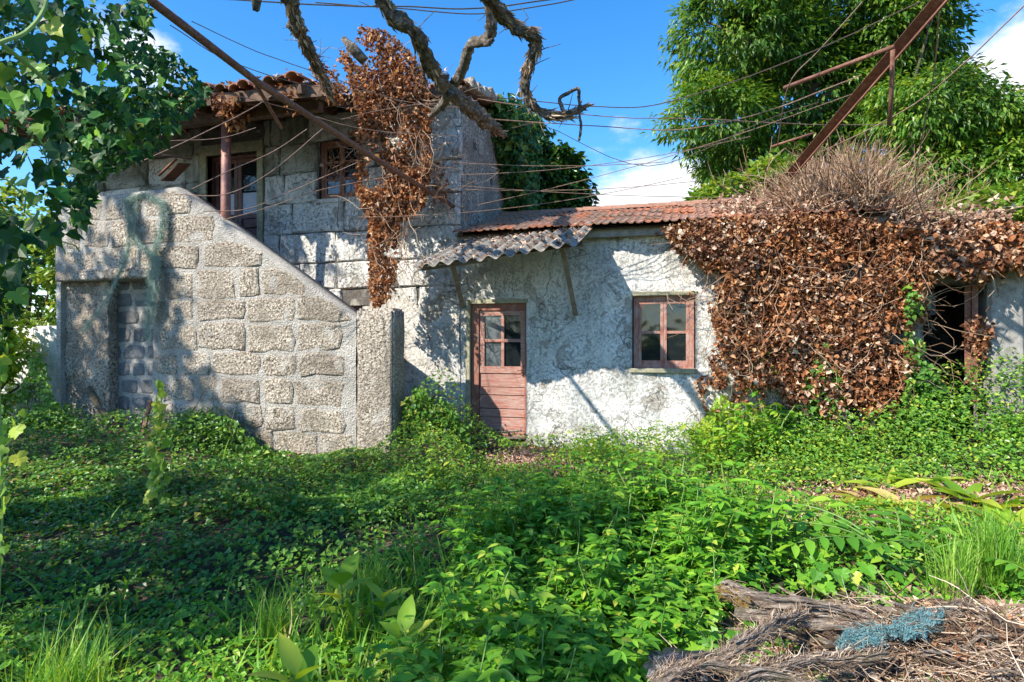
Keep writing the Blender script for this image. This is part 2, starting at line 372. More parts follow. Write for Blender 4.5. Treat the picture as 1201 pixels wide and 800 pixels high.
# ------------------------------------------------------------------ leaf templates (base at 0, axis +y, normal +z), triangles only
def tri(V, F): return np.array(V, float), np.array(F, int)
T_IVY = [tri([(0, 0, 0), (.46, .12, .07), (.30, .52, .06), (0, 1, -.10), (-.30, .52, .06), (-.46, .12, .07)], [(0, 1, 2), (0, 2, 3), (0, 3, 4), (0, 4, 5)]),
         tri([(0, 0, 0), (.50, .22, .12), (.24, .55, .05), (.05, .95, -.18), (-.24, .50, .10), (-.42, .05, .03)], [(0, 1, 2), (0, 2, 3), (0, 3, 4), (0, 4, 5)])]
T_LANCE = [tri([(0, 0, 0), (.15, .38, .05), (0, .5, 0), (0, 1, -.16), (-.15, .38, .05)], [(0, 1, 2), (2, 1, 3), (0, 2, 4), (2, 3, 4)]),
           tri([(0, 0, 0), (.17, .42, .08), (0, .5, .03), (.05, 1, -.25), (-.17, .36, .04)], [(0, 1, 2), (2, 1, 3), (0, 2, 4), (2, 3, 4)])]
T_OVAL = [tri([(0, 0, 0), (.27, .25, .05), (.25, .6, .04), (0, 1, -.12), (-.25, .6, .04), (-.27, .25, .05)], [(0, 1, 2), (0, 2, 3), (0, 3, 4), (0, 4, 5)])]
T_DEAD = []
for i in range(6):
    r = np.random.default_rng(i + 50); z = r.uniform(-.42, .42, 6)
    T_DEAD.append(tri([(0, 0, 0), (.40, .18, z[1]), (.25 + .1 * z[0], .58, z[2]), (.1 * z[3], .95, z[3]), (-.28, .5, z[4]), (-.38, .1, z[5])], [(0, 1, 2), (0, 2, 3), (0, 3, 4), (0, 4, 5)]))
T_GRASS = []
for b in (.25, .55, .9):
    pts = []; n = 4
    for i in range(n):
        s_ = i / n; w = .028 * (1 - s_ * .75); pts += [(-w, s_ * (1 - .35 * b * s_), -b * s_ ** 2), (w, s_ * (1 - .35 * b * s_), -b * s_ ** 2)]
    pts.append((0, 1 - .35 * b, -b)); F = []
    for i in range(n - 1): F += [(2 * i, 2 * i + 1, 2 * i + 3), (2 * i, 2 * i + 3, 2 * i + 2)]
    F.append((2 * n - 2, 2 * n - 1, 2 * n)); T_GRASS.append(tri(pts, F))
T_TWIG = []
for i in range(5):
    r = np.random.default_rng(i + 9); V = []; F = []; off = np.zeros(2)
    for k in range(5):
        for a in range(3):
            th = a * 2.094; w = .012 * (1 - k / 5.5); V.append((off[0] + w * math.cos(th), k / 4, off[1] + w * math.sin(th)))
        off = off + r.uniform(-.07, .07, 2)
        if k:
            for a in range(3):
                a2 = (a + 1) % 3; q = 3 * (k - 1); F += [(q + a, q + a2, q + 3 + a2), (q + a, q + 3 + a2, q + 3 + a)]
    T_TWIG.append(tri(V, F))

def frames(axis, normal):
    """rotation matrices with y = axis and z near normal"""
    a = axis / (np.linalg.norm(axis, axis=1, keepdims=True) + 1e-9)
    x = np.cross(a, normal); x /= (np.linalg.norm(x, axis=1, keepdims=True) + 1e-9)
    z = np.cross(x, a)
    return np.stack([x, a, z], axis=2)
def scatter_arrays(templates, P, R, S):
    P = np.asarray(P, float); S = np.asarray(S, float)
    if S.ndim == 1: S = S[:, None] * np.ones((1, 3))
    k = len(templates); idx = np.arange(len(P)) % k; Vs = []; Fs = []; base = 0
    for i, (V, F) in enumerate(templates):
        s_ = idx == i; p_ = P[s_]; n = len(p_)
        if n == 0: continue
        vv = np.einsum('nij,nvj->nvi', R[s_], V[None] * S[s_][:, None, :]) + p_[:, None, :]
        ff = F[None] + (np.arange(n) * len(V))[:, None, None] + base
        Vs.append(vv.reshape(-1, 3)); Fs.append(ff.reshape(-1, 3)); base += n * len(V)
    return np.concatenate(Vs), np.concatenate(Fs)
def scatter(name, templates, P, R, S, mat, parent=None, kind='stuff', origin=None, label=None, cat=None):
    V, F = scatter_arrays(templates, P, R, S)
    o = link_mesh(name, V, F, mat, parent, False, origin=origin, kind=kind)
    return tag(o, label, cat)
def rand_unit(n):
    v = rng.normal(size=(n, 3)); return v / np.linalg.norm(v, axis=1, keepdims=True)
def in_poly(px, py, poly):
    px = np.asarray(px); py = np.asarray(py); c = np.zeros(px.shape, bool); n = len(poly); j = n - 1
    for i in range(n):
        xi, yi = poly[i]; xj, yj = poly[j]
        c ^= ((yi > py) != (yj > py)) & (px < (xj - xi) * (py - yi) / (yj - yi + 1e-9) + xi); j = i
    return c
def sample_poly(poly, n):
    xs = [p[0] for p in poly]; ys = [p[1] for p in poly]; X = []; Y = []; got = 0
    while got < n:
        x = rng.uniform(min(xs), max(xs), n); y = rng.uniform(min(ys), max(ys), n); k = in_poly(x, y, poly); X.append(x[k]); Y.append(y[k]); got += k.sum()
    return np.concatenate(X)[:n], np.concatenate(Y)[:n]
def px_onY(px, py, Y):
    u = (px - 600.5) / FPX; s = (Y - CAM.y) / (CS + u * SN)
    return np.stack([s * (-SN + u * CS), Y + 0 * px, 1.5 + s * (400 - py) / FPX], 1)
def px_atD(px, py, d):
    u = (px - 600.5) / FPX
    return np.stack([d * (-SN + u * CS), CAM.y + d * (CS + u * SN), 1.5 + d * (400 - py) / FPX], 1)

# ================================================================== GROUND
n0, n1 = 260, 220
gx = np.concatenate([np.linspace(-400, -16, 14)[:-1], np.linspace(-16, 10, n0), np.linspace(10, 400, 14)[1:]])
gy = np.concatenate([np.linspace(-300, -11, 12)[:-1], np.linspace(-11, 6, n1), np.linspace(6, 900, 16)[1:]])
GX, GY = np.meshgrid(gx, gy, indexing='ij'); near = sstep(-30, -14, GX) * (1 - sstep(9, 25, GX)) * sstep(-30, -10, GY) * (1 - sstep(6, 25, GY))
GZ = gh(GX, GY) * near + .015 * fbm(GX, GY, 0, 5, 3) * near
V = np.stack([GX, GY, GZ], 2).reshape(-1, 3); a, b = len(gx), len(gy)
I, J = np.meshgrid(np.arange(a - 1), np.arange(b - 1), indexing='ij'); q = (I * b + J).ravel()
F = np.stack([q, q + b, q + b + 1, q + 1], 1)
tag(link_mesh('ground', V, F, M['earth'], None, True, origin=Vector((0, 0, 0))), kind='structure')

# ================================================================== WALL BUILDERS
def grid_wall(name, x0, x1, z0, z1, y, openings, mat, parent, amp=.02, step=.07, depth=.22, topcut=None, sc=3.0, jambmat=None):
    """rough rendered wall face at y with real openings and reveals going back"""
    xs = set(np.round(np.arange(x0, x1, step), 4).tolist() + [x1]); zs = set(np.round(np.arange(z0, z1, step), 4).tolist() + [z1])
    ed_x = [e for o in openings for e in o[:2]]; ed_z = [e for o in openings for e in o[2:]]
    xs = sorted([x for x in xs if all(abs(x - e) > step * .45 for e in ed_x)] + ed_x)
    zs = sorted([z for z in zs if all(abs(z - e) > step * .45 for e in ed_z)] + ed_z)
    xs = sorted(set(xs)); zs = sorted(set(zs))
    V = []; F = []; idx = {}
    A = np.array([[x, z] for x in xs for z in zs])
    d = amp * fbm(A[:, 0], A[:, 1], y, sc, 4) + amp * .8 * np.maximum(0, fbm(A[:, 0], A[:, 1], 5.5, 1.1, 2))
    for i, ((x, z), dd) in enumerate(zip(A, d)):
        V.append((x, y - dd, z)); idx[(x, z)] = i
    for i in range(len(xs) - 1):
        for j in range(len(zs) - 1):
            cx, cz = (xs[i] + xs[i + 1]) / 2, (zs[j] + zs[j + 1]) / 2
            if any(o[0] < cx < o[1] and o[2] < cz < o[3] for o in openings): continue
            if topcut and not topcut(cx, cz): continue
            F.append((idx[(xs[i], zs[j])], idx[(xs[i + 1], zs[j])], idx[(xs[i + 1], zs[j + 1])], idx[(xs[i], zs[j + 1])]))
    for (a, b, c, d_) in openings:
        loop = [(x, c) for x in xs if a <= x <= b] + [(b, z) for z in zs if c < z <= d_] + [(x, d_) for x in reversed(xs) if a <= x < b] + [(a, z) for z in reversed(zs) if c < z < d_]
        st = len(V)
        for (x, z) in loop: V.append((x, y + depth, z))
        n = len(loop)
        for k in range(n):
            F.append((idx[loop[k]], st + k, st + (k + 1) % n, idx[loop[(k + 1) % n]]))
    return link_mesh(name, V, F, mat, parent, True)

def rough_block(x0, x1, z0, z1, y, proud, thick=.15, jit=.012, parent=None, mat=None, name='stone', nx=3, nz=2, rough=.012, corner=.05, topf=None):
    """one hewn stone: front face with rounded uneven outline"""
    w, h = x1 - x0, z1 - z0; cx, cz = (x0 + x1) / 2, (z0 + z1) / 2; V = []; F = []
    n = 12; ring = []
    for k in range(n):
        t_ = 2 * math.pi * (k + .5) / n; c, s_ = math.cos(t_), math.sin(t_)
        m_ = max(abs(c), abs(s_)); sq = Vector((c / m_, s_ / m_))
        cr = Vector((c, s_)) * 1.12; e = sq.lerp(cr, corner * 5)
        ring.append((cx + e.x * w / 2 + random.uniform(-jit, jit), cz + e.y * h / 2 + random.uniform(-jit, jit)))
    if topf: ring = [(x, min(z, topf(x))) for x, z in ring]
    for (x, z) in ring: V.append((x, y + thick, z))
    for (x, z) in ring: V.append((x, y - proud * .35, z))
    ins = min(.028, w * .12, h * .12)
    for (x, z) in ring:
        dx, dz = cx - x, cz - z; l = math.hypot(dx, dz) + 1e-6
        V.append((x + dx / l * ins, y - proud - random.uniform(-.3, 1) * rough, z + dz / l * ins))
    for q_ in range(4):
        V.append((cx + w * (-.2, .2, .2, -.2)[q_] + random.uniform(-jit, jit), y - proud - random.uniform(-.6, 1.4) * rough, cz + h * (-.15, -.15, .15, .15)[q_]))
    for r_ in (0, 1):
        for k in range(n): k2 = (k + 1) % n; F.append((r_ * n + k, r_ * n + k2, (r_ + 1) * n + k2, (r_ + 1) * n + k))
    c0 = 3 * n; o = 2 * n
    # ring index order: k=0 at upper right of +x axis, counterclockwise; inner quad: ll, lr, ur, ul
    near_q = []
    for k in range(n):
        t_ = 2 * math.pi * (k + .5) / n; c, s_ = math.cos(t_), math.sin(t_)
        near_q.append(c0 + (2 if c > 0 and s_ > 0 else 3 if c <= 0 and s_ > 0 else 0 if c <= 0 else 1))
    for k in range(n):
        k2 = (k + 1) % n; a_, b_ = near_q[k], near_q[k2]
        F.append((o + k, o + k2, b_) if a_ == b_ else (o + k, o + k2, b_, a_))
    F.append((c0, c0 + 1, c0 + 2, c0 + 3))
    F = [tuple(reversed(f)) if False else f for f in F]
    ob = link_mesh(name, V, F, mat, parent, False)
    return ob

# ================================================================== TWO-STOREY HOUSE
HX0, HX1 = -10.6, -3.18; HTOP = 5.16
house = thing('stone_house', (-6.9, 0, 0), 'tall old two-storey house of whitewashed granite blocks with a ruined tile roof', 'house')
UD = (-7.81, -6.78, 2.65, 4.65); UW = (-5.61, -4.87, 3.77, 4.69); SW = (-5.16, -4.80, 1.62, 2.06)
grid_wall('wall', HX0, HX1, -.3, HTOP, 0.0, [UD, UW, SW], M['joint'], house, .012, .12, .25)
mb = MB()
mb.box(HX1 - .35, HX1 - .002, .05, 2.55, 3.2, 5.15); mb.box(HX0, HX0 + .3, .05, 2.55, -.3, 5.0); mb.box(HX0, HX1 - .01, 2.56, 2.8, -.3, 5.75)
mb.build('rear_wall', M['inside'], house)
# right gable wall standing above the low roof
gv = []; gf = []
ny, nz = 26, 30
for i in range(ny + 1):
    yy = i / ny * 2.75; top = 5.16 + .21 * yy
    for j in range(nz + 1):
        zz = 2.9 + (top - 2.9) * j / nz; gv.append((HX1 + .012 + .02 * float(fbm(yy, zz, 1, 3.5, 3)) if i else HX1 - .004, yy, zz))
for i in range(ny):
    for j in range(nz): q = i * (nz + 1) + j; gf.append((q, q + nz + 1, q + nz + 2, q + 1))
link_mesh('gable_wall', gv, gf, M['gable_stone'], house, True)
mb = MB().box(HX0 + .3, HX1 - .35, .3, 2.5, 2.5, 2.62); mb.build('upper_floor', M['darkwood'], house)
# whitewashed granite blocks in courses
course = [-.25, .22, .64, 1.06, 1.50, 1.92, 2.33, 2.75, 3.24, 3.74, 4.22, 4.70, 5.14]
holes = [(UD[0] - .12, UD[1] + .12, UD[2] - .1, UD[3] + .16), (UW[0] - .04, UW[1] + .04, UW[2] - .05, UW[3] + .05), (SW[0] - .03, SW[1] + .03, SW[2] - .03, SW[3] + .03)]
for ci in range(len(course) - 1):
    z0, z1 = course[ci], course[ci + 1]; x = HX1; first = True
    while x > HX0 + .3:
        w = random.uniform(.62, 1.15); xa = max(x - w, HX0); segs = [(xa, x)]
        for h in holes:
            if z1 - .05 > h[2] and z0 + .05 < h[3]:
                ns_ = []
                for a, b in segs:
                    if b <= h[0] or a >= h[1]: ns_.append((a, b)); continue
                    if a < h[0]: ns_.append((a, h[0]))
                    if b > h[1]: ns_.append((h[1], b))
                segs = ns_
        for a, b in segs:
            if b - a < .09: continue
            g = random.uniform(.002, .013); jj = random.uniform(-.025, .025)
            if z1 < 2.0 and a > -4.7: continue
            mt = M['wash_mould'] if ((a + b) / 2 < -5.75 and z0 > 4.0 and random.random() < .85) or (a < -7.5 and random.random() < .5) else M['wash_block']
            rough_block(a + g, b - g, z0 + g, z1 - g, 0, .020 + random.uniform(0, .012), .03, .017, house, mt, 'block', rough=.014, corner=.018)
        x = xa
grid_wall('plaster', -4.80, -3.182, -.3, 2.36, -.062, [], M['wash_rough'], house, .030, .06, .2, topcut=lambda x, z: z < 2.16 + .08 * math.sin(x * 7) + .05 * math.sin(x * 23) and x > -4.72 + .1 * math.sin(z * 9), sc=3.2)
# plaster band round the upper door
mb = MB().box(UD[0] - .13, UD[0], -.035, .1, UD[2], UD[3]).box(UD[1], UD[1] + .11, -.035, .1, UD[2], UD[3]).box(UD[0] - .13, UD[1] + .11, -.036, .1, UD[3] + .001, UD[3] + .17)
mb.build('door_surround', M['jamb'], house)
# upper double door
def door_leaf(par, x0, x1, z0, z1, y, split, mat, panes, glass, name='door_leaf', rails=5, pane_low=None):
    d = MB(); fr = .07
    d.box(x0, x0 + fr, y - .03, y + .02, z0, z1).box(x1 - fr, x1, y - .03, y + .02, z0, z1)
    d.box(x0 + fr, x1 - fr, y - .028, y + .02, z1 - fr, z1).box(x0 + fr, x1 - fr, y - .028, y + .02, split - .04, split + .04).box(x0 + fr, x1 - fr, y - .028, y + .02, z0, z0 + .09)
    leaf = d.build(name, mat, par)
    hh = (split - .04 - z0 - .09) / rails
    for k in range(rails):
        a = z0 + .09 + k * hh
        MB().box(x0 + fr + .002, x1 - fr - .002, y - .012, y + .012, a + .006, a + hh - .006, bev=.006).build('plank', mat, leaf)
    for (a, b, c, e, g) in panes: MB().box(a, b, y - .004, y + .002, c, e).build('pane', g, leaf)
    return leaf
mid = (UD[0] + UD[1]) / 2
for (a, b) in ((UD[0] + .05, mid - .005), (mid + .005, UD[1] - .05)):
    door_leaf(house, a, b, UD[2] + .02, UD[3] - .05, .16, 3.62, M['maroon'], [(a + .07, b - .07, 3.66, 4.02, M['curtain']), (a + .07, b - .07, 4.05, UD[3] - .12, M['glass'])], None, 'door', 5)
MB().box(UD[0], UD[0] + .05, .1, .2, UD[2], UD[3]).box(UD[1] - .05, UD[1], .1, .2, UD[2], UD[3]).box(UD[0] + .05, UD[1] - .05, .1, .2, UD[3] - .05, UD[3]).build('door_frame', M['maroon'], house)
def window(par, o, y, mat, glassm, nx, nz, fw=.05, sill=None, name='window', sash=False):
    x0, x1, z0, z1 = o; f = MB()
    f.box(x0, x0 + fw, y - .035, y + .03, z0, z1).box(x1 - fw, x1, y - .035, y + .03, z0, z1).box(x0 + fw, x1 - fw, y - .034, y + .03, z1 - fw, z1).box(x0 + fw, x1 - fw, y - .034, y + .03, z0, z0 + fw)
    w = f.build(name, mat, par); ix0, ix1, iz0, iz1 = x0 + fw, x1 - fw, z0 + fw, z1 - fw
    for k in range(nx):
        a = ix0 + (ix1 - ix0) * k / nx; b = ix0 + (ix1 - ix0) * (k + 1) / nx; s_ = MB(); sw = .042
        s_.box(a + .002, a + sw, y - .022, y + .02, iz0, iz1).box(b - sw, b - .002, y - .022, y + .02, iz0, iz1)
        s_.box(a + sw, b - sw, y - .020, y + .02, iz0 + .001, iz0 + sw).box(a + sw, b - sw, y - .020, y + .02, iz1 - sw, iz1 - .001)
        for j in range(1, nz):
            zc = iz0 + (iz1 - iz0) * j / nz; s_.box(a + sw, b - sw, y - .018, y + .018, zc - .018, zc + .018)
        s_.build('sash', mat, w)
        for j in range(nz):
            c = iz0 + (iz1 - iz0) * j / nz; d = iz0 + (iz1 - iz0) * (j + 1) / nz
            MB().box(a + .03, b - .03, y - .003, y + .003, c + .012, d - .012).build('pane', glassm, w)
    return w
window(house, UW, .08, M['redframe'], M['glass'], 2, 3, .05)
window(house, SW, .08, M['redpaint'], M['glass'], 1, 1, .04)
MB().box(UW[0] - .06, UW[1] + .06, -.05, .1, UW[2] - .07, UW[2] - .002, bev=.008).build('window_sill', M['wash_block'], house)

# canal tiles
def canal_tile_mesh(name, length, r0, r1, mat, n=7, thick=.016, conc=False):
    V = []; F = []
    for (yy, r) in ((0, r0), (length, r1)):
        for rr in (r, r - thick):
            for k in range(n):
                t_ = math.pi * k / (n - 1); V.append((rr * math.cos(t_), yy, rr * math.sin(t_) * (.75)))
    for k in range(n - 1):
        F += [(k, k + 1, 2 * n + k + 1, 2 * n + k), (n + k + 1, n + k, 3 * n + k, 3 * n + k + 1), (k + 1, k, n + k, n + k + 1), (2 * n + k, 2 * n + k + 1, 3 * n + k + 1, 3 * n + k)]
    F += [(0, 2 * n, 3 * n, n), (n - 1, 2 * n - 1, 4 * n - 1, 3 * n - 1)]
    me = bpy.data.meshes.new(name); me.from_pydata(V, [], F); me.materials.append(mat); me.update(); return me
tm = [canal_tile_mesh('roof_tile', .44, .105, .085, M['tile_old']), canal_tile_mesh('roof_tile', .44, .10, .08, M['tile'])]
def place(name, me, parent, loc, rot, scale=(1, 1, 1)):
    o = bpy.data.objects.new(name, me); COL.objects.link(o); o.parent = parent; o.location = Vector(loc) - worg(parent); o.rotation_euler = rot; o.scale = scale; return o
PIT = .21
def roofz(y): return 5.22 + PIT * y
# roof deck of boards and rafters
EX = -4.75
mb = MB()
def slab(mb, x0, x1, y0, y1, t0, t1):
    mb.add([(x0, y0, roofz(y0) + t0), (x1, y0, roofz(y0) + t0), (x1, y1, roofz(y1) + t0), (x0, y1, roofz(y1) + t0), (x0, y0, roofz(y0) + t1), (x1, y0, roofz(y0) + t1), (x1, y1, roofz(y1) + t1), (x0, y1, roofz(y1) + t1)],
           [(3, 2, 1, 0), (4, 5, 6, 7), (0, 1, 5, 4), (1, 2, 6, 5), (2, 3, 7, 6), (3, 0, 4, 7)])
slab(mb, HX0 - .2, EX, -1.52, -.30, -.01, .025); slab(mb, HX0 - .2, HX1 + .12, -.30, 2.9, -.01, .025)
roof = mb.build('roof', M['darkwood'], house)
for x in np.arange(HX0, EX + .01, .48):
    MB().beam((x, -1.62, roofz(-1.62) - .075), (x, .3, roofz(.3) - .075), .08, .12).build('rafter', M['darkwood'], house)
for x in np.arange(EX + .35, HX1 + .1, .45):
    MB().beam((x, -.40, roofz(-.40) - .06), (x, .3, roofz(.3) - .06), .07, .09).build('rafter', M['darkwood'], house)
MB().beam((HX0, -1.1, roofz(-1.1) - .20), (EX - .1, -1.1, roofz(-1.1) - .22), .12, .13).build('porch_beam', M['darkwood'], house)
MB().beam((EX - 1.4, -1.57, roofz(-1.57) - .05), (EX + .3, -1.50, roofz(-1.5) - .12), .03, .15).build('fascia_board', M['darkwood'], house)
MB().beam((EX, -.37, roofz(-.37) - .06), (HX1 + .1, -.37, roofz(-.37) - .05), .03, .12).build('fascia_board', M['darkwood'], house)
cnt = 0
for row in range(7):
    y = -1.66 + row * .36
    for c_ in range(60):
        x = HX1 + .05 - c_ * .195
        if x < HX0 - .1: break
        if y < -.45 and x > EX + .05: continue
        if (row == 0 or y < -.2) and random.random() < .10: continue
        if cnt > 292: break
        dmg = .10 if y < -.3 else .05
        loc = (x + random.uniform(-.015, .015), y + random.uniform(-dmg, dmg) * .8, roofz(y) + .035 + random.uniform(0, .03))
        place('roof_tile', random.choice(tm), house, loc, (math.atan(PIT) + random.uniform(-dmg, dmg), random.uniform(-dmg, dmg), random.uniform(-dmg, dmg) * 1.6)); cnt += 1
# stones and rubble left along the verge of the gable
for k in range(9):
    y = .1 + k * .28; x = HX1 + .08
    rz = roofz(y) + .06
    MB().box(x - .13, x + .13, y - .14, y + .13, rz - .04, rz + .06 + random.uniform(0, .05), jit=.03, bev=.015).build('verge_stone', M['granite'], house)
n = 1500; x = rng.uniform(HX0 + 2, HX1, n); y = rng.uniform(-1.6, 1.2, n); k = (y > -.5) | (x < EX); x, y = x[k], y[k]; n = len(x)
ROOFLIT = np.stack([x, y, roofz(y) + .12 + rng.exponential(.03, n)], 1)
# porch post
MB().tube([(-6.45, -1.1, 2.64), (-6.45, -1.1, 3.6), (-6.44, -1.1, roofz(-1.1) - .28)], .068, 14).build('porch_post', M['postpaint'], house, True)

# ================================================================== OUTSIDE STAIR
SY = -1.3; SYB = -.96
stair = thing('outdoor_staircase', (-6.5, -.9, 0), 'rubble granite outdoor staircase with solid sloping parapet climbing to the upper door', 'staircase')
PX0, PX1 = -4.18, -3.63
def ptop(x):   # parapet top line
    if x > PX0: return 1.93
    if x > -7.12: return 1.80 + (PX0 - x) * .664
    return 3.76 + .03 * (x + 7.1)
OP = (-8.42, -7.58, -.3, 2.44)     # niche
xs = sorted(set(list(np.linspace(-9.5, -8.42, 12)) + list(np.linspace(-8.42, -7.58, 9)) + list(np.linspace(-7.58, PX0, 48)) + [-7.12]))
V = []; F = []; nz = 40
def flatpos(x, z): return SY - .012 * float(fbm(x, z, 2, 4, 3))
for x in xs:
    tp = ptop(x - 1e-4 if x >= PX0 else x)
    for j in range(nz + 1):
        z = -.3 + (tp + .3) * j / nz; V.append((x, flatpos(x, z), z))
for i in range(len(xs) - 1):
    for j in range(nz):
        cx = (xs[i] + xs[i + 1]) / 2; cz = -.3 + (ptop(cx) + .3) * (j + .5) / nz
        if cx < -7.58 and cz < 2.52: continue
        q = i * (nz + 1) + j; F.append((q, q + nz + 1, q + nz + 2, q + 1))
base = len(V)
for x in xs: V.append((x, SYB, ptop(x - 1e-4 if x >= PX0 else x)))
for i in range(len(xs) - 1): F.append((i * (nz + 1) + nz, (i + 1) * (nz + 1) + nz, base + i + 1, base + i))
b2 = len(V)
for x in xs: V.append((x, SYB, -.3))
for i in range(len(xs) - 1): F.append((base + i, base + i + 1, b2 + i + 1, b2 + i))
link_mesh('parapet_wall', V, F, M['mortar'], stair, True)
# niche: side walls, ceiling, blocked back wall with small stones, pier and lintel
NB = SY + .31
mb = MB(); mb.box(-9.3, -7.4, NB, NB + .1, -.3, 2.7, jit=.003); mb.box(-7.58, -7.30, SY + .02, NB - .002, -.3, 2.6); mb.box(-9.45, -7.58, SY + .02, NB - .002, 2.53, 2.7); mb.build('niche_wall', M['mortar'], stair)
for r_ in range(9):
    z0 = .12 + r_ * .27; x = -8.95 - (r_ % 2) * .13
    while x < -7.62:
        w = random.uniform(.22, .42)
        rough_block(max(x, -9.0) + .02, min(x + w, -7.60), z0 + .025, z0 + .23, NB, .012, .02, .012, stair, M['blockstone'], 'brick', rough=.008, corner=.08); x += w + .05
# pier left of the niche
mb = MB(); V = []; F = []; nx_, nz_ = 14, 34
for i in range(nx_ + 1):
    for j in range(nz_ + 1):
        x = -9.5 + .92 * i / nx_; z = -.3 + 2.78 * j / nz_; V.append((x, SY + .13 - .03 * float(fbm(x, z, 7, 5, 3)), z))
for i in range(nx_):
    for j in range(nz_): q = i * (nz_ + 1) + j; F.append((q, q + nz_ + 1, q + nz_ + 2, q + 1))
b_ = len(V); 
for j in range(nz_ + 1): V.append((-8.60, NB, -.3 + 2.78 * j / nz_))
for j in range(nz_): q = nx_ * (nz_ + 1) + j; F.append((q, b_ + j, b_ + j + 1, q + 1))
link_mesh('pier', V, F, M['granite_dark'], stair, True)
MB().box(-9.46, -7.42, SY - .05, SY + .3, 2.44, 2.60, jit=.02, bev=.02).build('lintel', M['granite_dark'], stair)
# left end wall of block
MB().box(-9.56, -9.47, SY + .05, -.02, -.3, 3.68).build('end_wall', M['mortar'], stair)
# granite rubble stones
zrow = [-.15, .26, .60, 1.00, 1.35, 1.76, 2.12, 2.54, 2.92, 3.34, 3.72]
for r_ in range(len(zrow) - 1):
    z0, z1 = zrow[r_], zrow[r_ + 1]; x = PX0 - .02 - random.uniform(0, .2)
    while True:
        w = random.uniform(.30, .88) if z0 < 2.2 else random.uniform(.5, 1.1); xa = x - w; lim = -7.55 if z0 < 2.3 else -9.3
        if xa < lim: xa = lim
        if x - xa > .14:
            tp = (ptop(xa) + ptop(x)) / 2 - .05
            za, zb = z0 + random.uniform(.005, .035), z1 - random.uniform(.005, .04)
            if tp > za + .12:
                rough_block(xa + .02, x - .02, za, min(zb, tp + .08), SY, .009 + random.uniform(-.002, .005), .03, .030, stair, random.choice([M['granite'], M['granite'], M['granite_dark']]), 'stone', rough=.009, corner=.03, topf=lambda xx: ptop(xx) - .045)
        x = xa - random.uniform(.01, .045)
        if x < lim + .1: break
# end pillar
def lump(x0, x1, y0, y1, z0, z1, amp, step=.08):
    bm = bmesh.new(); bmesh.ops.create_cube(bm, size=1)
    for v_ in bm.verts: v_.co = Vector(((x0 + x1) / 2 + v_.co.x * (x1 - x0), (y0 + y1) / 2 + v_.co.y * (y1 - y0), (z0 + z1) / 2 + v_.co.z * (z1 - z0)))
    bmesh.ops.bevel(bm, geom=bm.edges[:], offset=.03, segments=2, affect='EDGES')
    bmesh.ops.subdivide_edges(bm, edges=[e for e in bm.edges if e.calc_length() > .2], cuts=max(2, int((z1 - z0) / step / 2)), use_grid_fill=True)
    for v_ in bm.verts: v_.co += noise.noise_vector(v_.co * 4) * amp + noise.noise_vector(v_.co * 13) * amp * .5
    bm.verts.index_update(); r = ([v_.co.copy() for v_ in bm.verts], [[v_.index for v_ in f.verts] for f in bm.faces]); bm.free(); return r
V, F = lump(PX0 + .005, PX1, SY - .02, SYB, -.3, 1.93, .010); link_mesh('pillar', V, F, M['granite'], stair, True)
V, F = lump(PX0 - .5, PX0 + .02, SY - .012, SYB, -.3, 1.93, .006); 
# coping course along the slope, steps and landing
NST = 15
for k in range(NST):
    x1_ = -3.35 - k * .272; z1_ = .1 + (k + 1) * .17
    MB().box(-7.5 if k == NST - 1 else x1_ - .30, x1_, SYB + .002, -.04, -.3 if k < 14 else z1_ - .25, z1_, jit=.006, bev=.015).build('step', M['granite'], stair)
MB().box(-9.4, -7.43, SYB + .003, -.04, 2.45, 2.64).build('landing', M['granite'], stair)

# ================================================================== LOW HOUSE
low = thing('low_house', (-.5, 0, 0), 'low whitewashed single-storey house with red door and small window, half buried in dead ivy', 'house')
LX0, LX1 = -3.178, 2.35; LTOP = 3.02
LD = (-3.03, -2.17, -.02, 2.06); LW = (-.67, .155, 1.10, 2.15)
grid_wall('wall', LX0, LX1, -.3, LTOP, -.045, [LD, LW], M['wash_low'], low, .028, .055, .20, sc=2.6)
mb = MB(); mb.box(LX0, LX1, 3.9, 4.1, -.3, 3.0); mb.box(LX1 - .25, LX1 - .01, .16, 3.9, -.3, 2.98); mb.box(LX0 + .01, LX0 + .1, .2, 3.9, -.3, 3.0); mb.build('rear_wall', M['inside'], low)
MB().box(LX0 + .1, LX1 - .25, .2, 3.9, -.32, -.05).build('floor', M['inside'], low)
# jamb band left of door and lintel plaster
MB().box(LD[0] - .06, LD[0] + .002, -.075, .14, -.05, LD[3] + .05).box(LD[0] + .003, LD[1] + .02, -.072, .14, LD[3] - .01, LD[3] + .05).build('door_surround', M['jamb'], low)
# door: frame, glazed top with four panes, ledged planks
fr = MB(); x0, x1, z0, z1 = LD[0] + .01, LD[1] - .005, .03, LD[3] - .01; yd = .02
fr.box(x0, x0 + .115, yd - .03, yd + .05, z0, z1, jit=.003).box(x1 - .03, x1, yd - .03, yd + .05, z0, z1).box(x0 + .115, x1 - .03, yd - .028, yd + .05, z1 - .10, z1)
fr.build('door_frame', M['redframe'], low)
dx0, dx1, dz0, dz1 = x0 + .12, x1 - .034, .06, z1 - .105
d = MB(); dy = yd + .02; st = .075; sp = 1.13
d.box(dx0, dx0 + st, dy - .03, dy + .015, sp, dz1).box(dx1 - .06, dx1, dy - .03, dy + .015, sp, dz1).box(dx0 + st, dx1 - .06, dy - .029, dy + .015, dz1 - .07, dz1)
cx = (dx0 + dx1) / 2 + .01; zc = (sp + dz1) / 2 - .03
d.box(cx - .022, cx + .022, dy - .029, dy + .012, sp, dz1 - .07).box(dx0 + st, cx - .022, dy - .026, dy + .012, zc - .022, zc + .022).box(cx + .022, dx1 - .06, dy - .026, dy + .012, zc - .022, zc + .022)
door = d.build('door', M['redpaint'], low)
